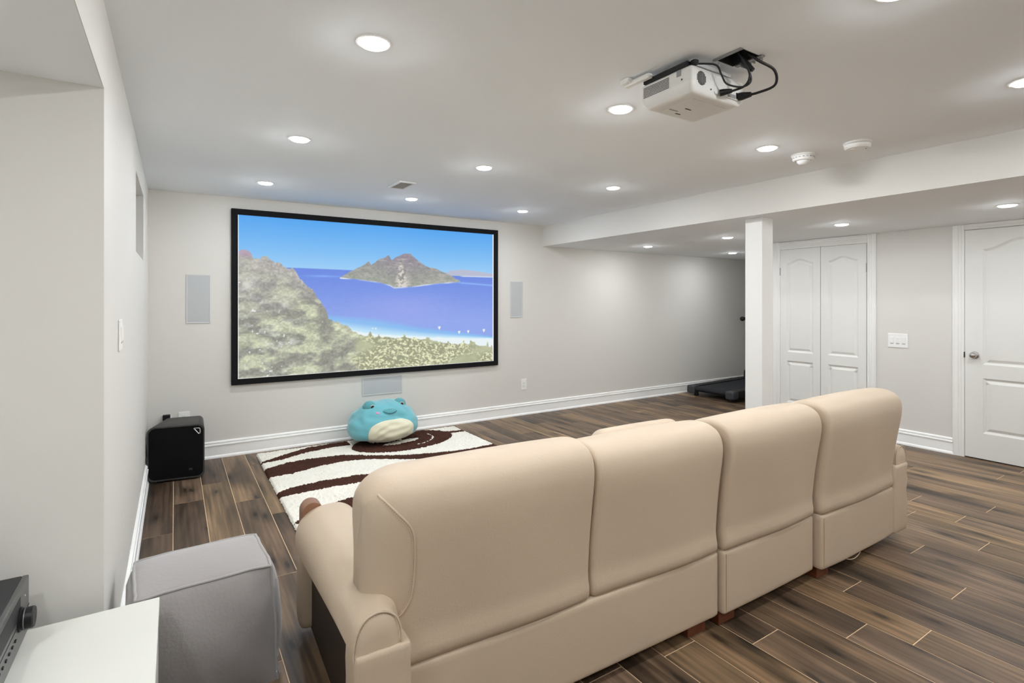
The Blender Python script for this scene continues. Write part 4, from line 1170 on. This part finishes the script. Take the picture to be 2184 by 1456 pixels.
mouth = [(1.742 + u*0.062, front_y(1.742 + u*0.062, 0.330 + 0.013*u*u) - 0.0125*(1-0.7*u*u), 0.332 + 0.014*u*u) for u in [k/8 for k in range(-8, 9)]]
obj('mouth', G().tube(mouth, 0.0036, 8), M['frog_line'], fr, 60)
for dx in (-0.010, 0.012):
    obj('nostril', G().lathe([(0.0035, -0.006), (0.0035, 0.0), (0.0, 0.002)], (1.742+dx, front_y(1.742+dx, 0.362)-0.009, 0.362), '-Y', 12), M['eye_black'], fr)
obj('cheek', disc_on_front(1.628, 0.338, 0.019, 0.011, 0.004, 4, 20), M['pink'], fr, 180, label='pink cheek patch')

# ------------------------------------------------------------------ grey pouf
pf = thing('pouf', 'grey velvet cube pouf with piped edges by the left wall', 'pouf', (0.085, 2.285, 0))
MP = Matrix.Translation((0.088, 2.290, 0)) @ Matrix.Rotation(R(3.0), 4, 'Z')
PWX, PWY, PH = 0.207, 0.160, 0.425
def pouf_def(x, y, z):
    u, v, w_ = x / PWX, y / PWY, (z - PH/2) / (PH/2)
    b = lambda a, c: max(0, (1 - a*a)) ** 0.8 * max(0, (1 - c*c)) ** 0.8
    flare = 1 + 0.10 * (1 - z / PH) ** 0.8
    x2 = x * flare + 0.050 * u * abs(u) ** 3 * b(v, w_)
    y2 = y * flare + 0.050 * v * abs(v) ** 3 * b(u, w_)
    z2 = z + (0.030 * abs(w_) ** 3 * b(u, v) if w_ > 0 else 0)
    # pinched corners with gathers
    c3 = abs(u * v) ** 6
    z2 -= 0.006 * c3 * max(0, w_)
    wr = 0.0030 * math.sin(70 * (x + y)) * abs(u * v) ** 2 * abs(w_) + 0.0016 * math.sin(31*x + 22*y + 24*z)
    return (x2 + wr, y2 - wr, z2)
def pouf_mesh():
    N_ = 22; bm = bmesh.new(); bmesh.ops.create_cube(bm, size=2.0)
    bmesh.ops.subdivide_edges(bm, edges=bm.edges[:], cuts=N_, use_grid_fill=True)
    for v in bm.verts:
        a, b_, c = v.co
        q = pouf_def(a*PWX, b_*PWY, PH/2 + c*PH/2)
        v.co = Vector(q)
        if v.co.x < -0.232: v.co.x = -0.232
    return G().bm(bm)
gp = pouf_mesh()
obj('cover', gp.xf(MP), M['pouf'], pf, 75)
# piping along the edges of the cube
cr = lambda x, y, z: tuple(MP @ Vector(pouf_def(x, y, z)))
def edge_line(a, b, n=20): return [cr(*[a[i] + (b[i]-a[i])*k/n for i in range(3)]) for k in range(n+1)]
X_, Y_ = PWX, PWY
loop_top = edge_line((-X_, -Y_, PH), (X_, -Y_, PH)) [:-1] + edge_line((X_, -Y_, PH), (X_, Y_, PH))[:-1] + edge_line((X_, Y_, PH), (-X_, Y_, PH))[:-1] + edge_line((-X_, Y_, PH), (-X_, -Y_, PH))[:-1]
obj('piping', G().tube(loop_top, 0.0055, 8, closed=True), M['pouf_pipe'], pf, 70)
for sx in (-1, 1):
    for sy in (-1, 1):
        obj('piping', G().tube(edge_line((sx*X_, sy*Y_, 0.0), (sx*X_, sy*Y_, PH)), 0.005, 8), M['pouf_pipe'], pf, 70)
c_ = MP @ Vector((X_*1.10, -Y_*1.10, 0.03))
obj('pull_tab', G().tube([(c_.x, c_.y, 0.05), (c_.x+0.006, c_.y-0.006, 0.025), (c_.x+0.001, c_.y-0.004, 0.008), (c_.x-0.004, c_.y-0.002, 0.03)], 0.004, 8), M['pouf_pipe'], pf)

# ------------------------------------------------------------------ white media console and receiver
CX0, CX1, CY0, CY1, CZ = -0.74, -0.040, 0.72, 2.028, 0.460
cs = thing('media_console', 'low white media console in the bottom left corner', 'console', ((CX0+CX1)/2, (CY0+CY1)/2, 0))
obj('top', G().rbox((CX0, CY0, CZ-0.025), (CX1, CY1, CZ), 0.0015, 1), M['console'], cs)
obj('side_panel', G().rbox((CX0, CY1-0.022, 0.0), (CX1-0.003, CY1-0.002, CZ-0.025), 0.001, 1), M['console'], cs)
obj('side_panel', G().rbox((CX0, CY0+0.002, 0.0), (CX1-0.003, CY0+0.022, CZ-0.025), 0.001, 1), M['console'], cs)
obj('back_panel', G().box((CX0, CY0+0.022, 0.05), (CX0+0.012, CY1-0.022, CZ-0.025)), M['console'], cs)
obj('bottom_shelf', G().rbox((CX0+0.012, CY0+0.022, 0.05), (CX1-0.022, CY1-0.022, 0.07), 0.001, 1), M['console'], cs)
for i in range(3):
    ya = CY0 + 0.024 + i * (CY1-CY0-0.046)/3; yb = ya + (CY1-CY0-0.046)/3 - 0.004
    dr = obj('door', G().rbox((CX1-0.021, ya, 0.06), (CX1-0.003, yb, CZ-0.029), 0.0015, 1), M['console'], cs)

AX0, AX1, AY0, AY1, AZ0, AZ1 = -0.70, -0.350, 1.580, 2.014, CZ+0.012, CZ+0.165
av = thing('av_receiver', 'grey audio receiver with a black volume knob on the console', 'receiver', ((AX0+AX1)/2, (AY0+AY1)/2, CZ))
obj('case', G().rbox((AX0, AY0+0.002, AZ0), (AX1-0.014, AY1-0.002, AZ1), 0.002, 1), M['avr_top'], av)
fp = obj('front_panel', G().rbox((AX1-0.014, AY0, AZ0), (AX1, AY1, AZ1), 0.003, 2), M['avr_front'], av)
obj('groove', G().box((AX1-0.002, AY0+0.001, AZ0+0.068), (AX1+0.0006, AY1-0.001, AZ0+0.072)), M['slot'], fp)
obj('display', G().box((AX1-0.001, AY0+0.11, AZ0+0.085), (AX1+0.0006, AY1-0.10, AZ0+0.135)), M['slot'], fp)
kn = obj('volume_knob', G().lathe([(0.031, 0.0), (0.031, 0.004), (0.027, 0.006), (0.0275, 0.028), (0.025, 0.031), (0.0, 0.0305)], (AX1, 1.905, AZ0+0.078), 'X', 36), M['black_plastic'], av, 35)
obj('knob_ring', G().lathe([(0.0285, 0.010), (0.0290, 0.011), (0.0285, 0.013)], (AX1, 1.905, AZ0+0.078), 'X', 36), M['avr_front'], kn)
for i in range(8):
    obj('button', G().rbox((AX1-0.001, 1.855-0.030*i-0.005, AZ0+0.044), (AX1+0.003, 1.855-0.030*i+0.005, AZ0+0.050), 0.001, 1), M['black_plastic'], fp)
obj('indicator', G().lathe([(0.0025, -0.001), (0.0025, 0.001), (0, 0.001)], (AX1, 1.965, AZ0+0.115), 'X', 10), M['trim'], fp)
for i in range(9):
    obj('top_slot', G().box((AX0+0.05, AY0+0.05+0.038*i, AZ1-0.0005), (AX0+0.20, AY0+0.060+0.038*i, AZ1+0.0004)), M['slot'], av)
for x in (AX0+0.04, AX1-0.05):
    for y in (AY0+0.05, AY1-0.05):
        obj('foot', G().lathe([(0.020, 0.0), (0.022, 0.012)], (x, y, CZ), 'Z', 16), M['black_plastic'], av)

# ------------------------------------------------------------------ treadmill in the nook
TX, TYc = 6.45, 4.845          # rear end x, centre line y ; runs towards +x
tm = thing('treadmill', 'black treadmill standing half hidden behind the white column', 'treadmill', (7.2, TYc, 0))
def tbox(name, lo, hi, m, r_=0.006, parent=None, tilt=True): 
    return obj(name, G().rbox(lo, hi, r_, 2), m, parent or tm)
L_ = 1.62
def zt_(x): return 0.118 + 0.03 * (x - TX) / L_
def slab(x0, x1, y0, y1, dz0, dz1, r_=0.006):
    g = G().rbox((x0, y0, 0), (x1, y1, 1), 0.0001, 1)
    g = G(); 
    vs = []
    for x in (x0, x1):
        for y in (y0, y1):
            for d in (dz0, dz1): vs.append((x, y, zt_(x) + d))
    g.add(vs, [(0,1,3,2),(4,6,7,5),(0,4,5,1),(2,3,7,6),(0,2,6,4),(1,5,7,3)])
    return g
obj('deck', slab(TX+0.04, TX+L_, TYc-0.27, TYc+0.27, -0.05, 0.012), M['mill_black'], tm)
obj('belt', slab(TX+0.025, TX+L_-0.02, TYc-0.255, TYc+0.255, 0.012, 0.020), M['mill_belt'], tm)
obj('roller', G().tube([(TX+0.035, TYc-0.26, zt_(TX)-0.012), (TX+0.035, TYc+0.26, zt_(TX)-0.012)], 0.030, 16), M['mill_belt'], tm, 50)
for s_ in (-1, 1):
    ya, yb = sorted((TYc + s_*0.265, TYc + s_*0.385))
    rl = obj('side_rail', slab(TX+0.03, TX+L_, ya, yb, -0.055, 0.030), M['mill_black'], tm)
    e = softbox((TX-0.02, ya-0.006, 0.040), (TX+0.11, yb+0.006, 0.152), 0.022, 8)
    cap_ = obj('end_cap', e, M['mill_grey'], tm, 60)
    obj('screw_hole', G().lathe([(0.008, -0.002), (0.008, 0.001), (0, 0.001)], (TX-0.02, (ya+yb)/2 + 0.02*s_, 0.118), '-X', 14), M['slot'], cap_)
    obj('rear_foot', G().lathe([(0.030, 0.0), (0.034, 0.010), (0.030, 0.045), (0.022, 0.060)], (TX+0.09, TYc + s_*0.30, 0.0), 'Z', 20), M['mill_black'], tm, 50)
    obj('upright', G().tube([(TX+L_, TYc+s_*0.39, 0.04), (TX+L_-0.01, TYc+s_*0.385, 0.65), (TX+L_-0.04, TYc+s_*0.37, 1.20)], 0.034, 14), M['mill_black'], tm, 50)
    h_ = obj('handlebar', G().tube(smooth_path([(TX+L_-0.04, TYc+s_*0.37, 1.08), (TX+L_-0.14, TYc+s_*0.37, 1.11), (TX+1.36, TYc+s_*0.36, 1.112), (TX+1.29, TYc+s_*0.35, 1.112)], 6), 0.026, 12), M['mill_black'], tm, 50)
    obj('grip_end', G().lathe([(0.0, -0.034), (0.022, -0.030), (0.036, -0.012), (0.036, 0.012), (0.022, 0.030), (0, 0.034)], (TX+1.29, TYc+s_*0.35, 1.112), 'X', 20), M['mill_black'], h_, 60)
obj('motor_hood', softbox((TX+L_-0.30, TYc-0.37, 0.06), (TX+L_+0.05, TYc+0.37, 0.30), 0.05, 8), M['mill_black'], tm, 60)
obj('base_bar', G().rbox((TX+L_-0.05, TYc-0.42, 0.0), (TX+L_+0.05, TYc+0.42, 0.05), 0.01, 2), M['mill_black'], tm)
con = obj('console', softbox((TX+L_-0.16, TYc-0.40, 1.17), (TX+L_+0.04, TYc+0.40, 1.33), 0.04, 8, lambda x, y, z: (x + 0.35*(z-1.17), y, z)), M['mill_black'], tm, 60)
obj('display', G().rbox((TX+L_-0.137, TYc-0.20, 1.25), (TX+L_-0.127, TYc+0.20, 1.31), 0.002, 1), M['mill_belt'], con)
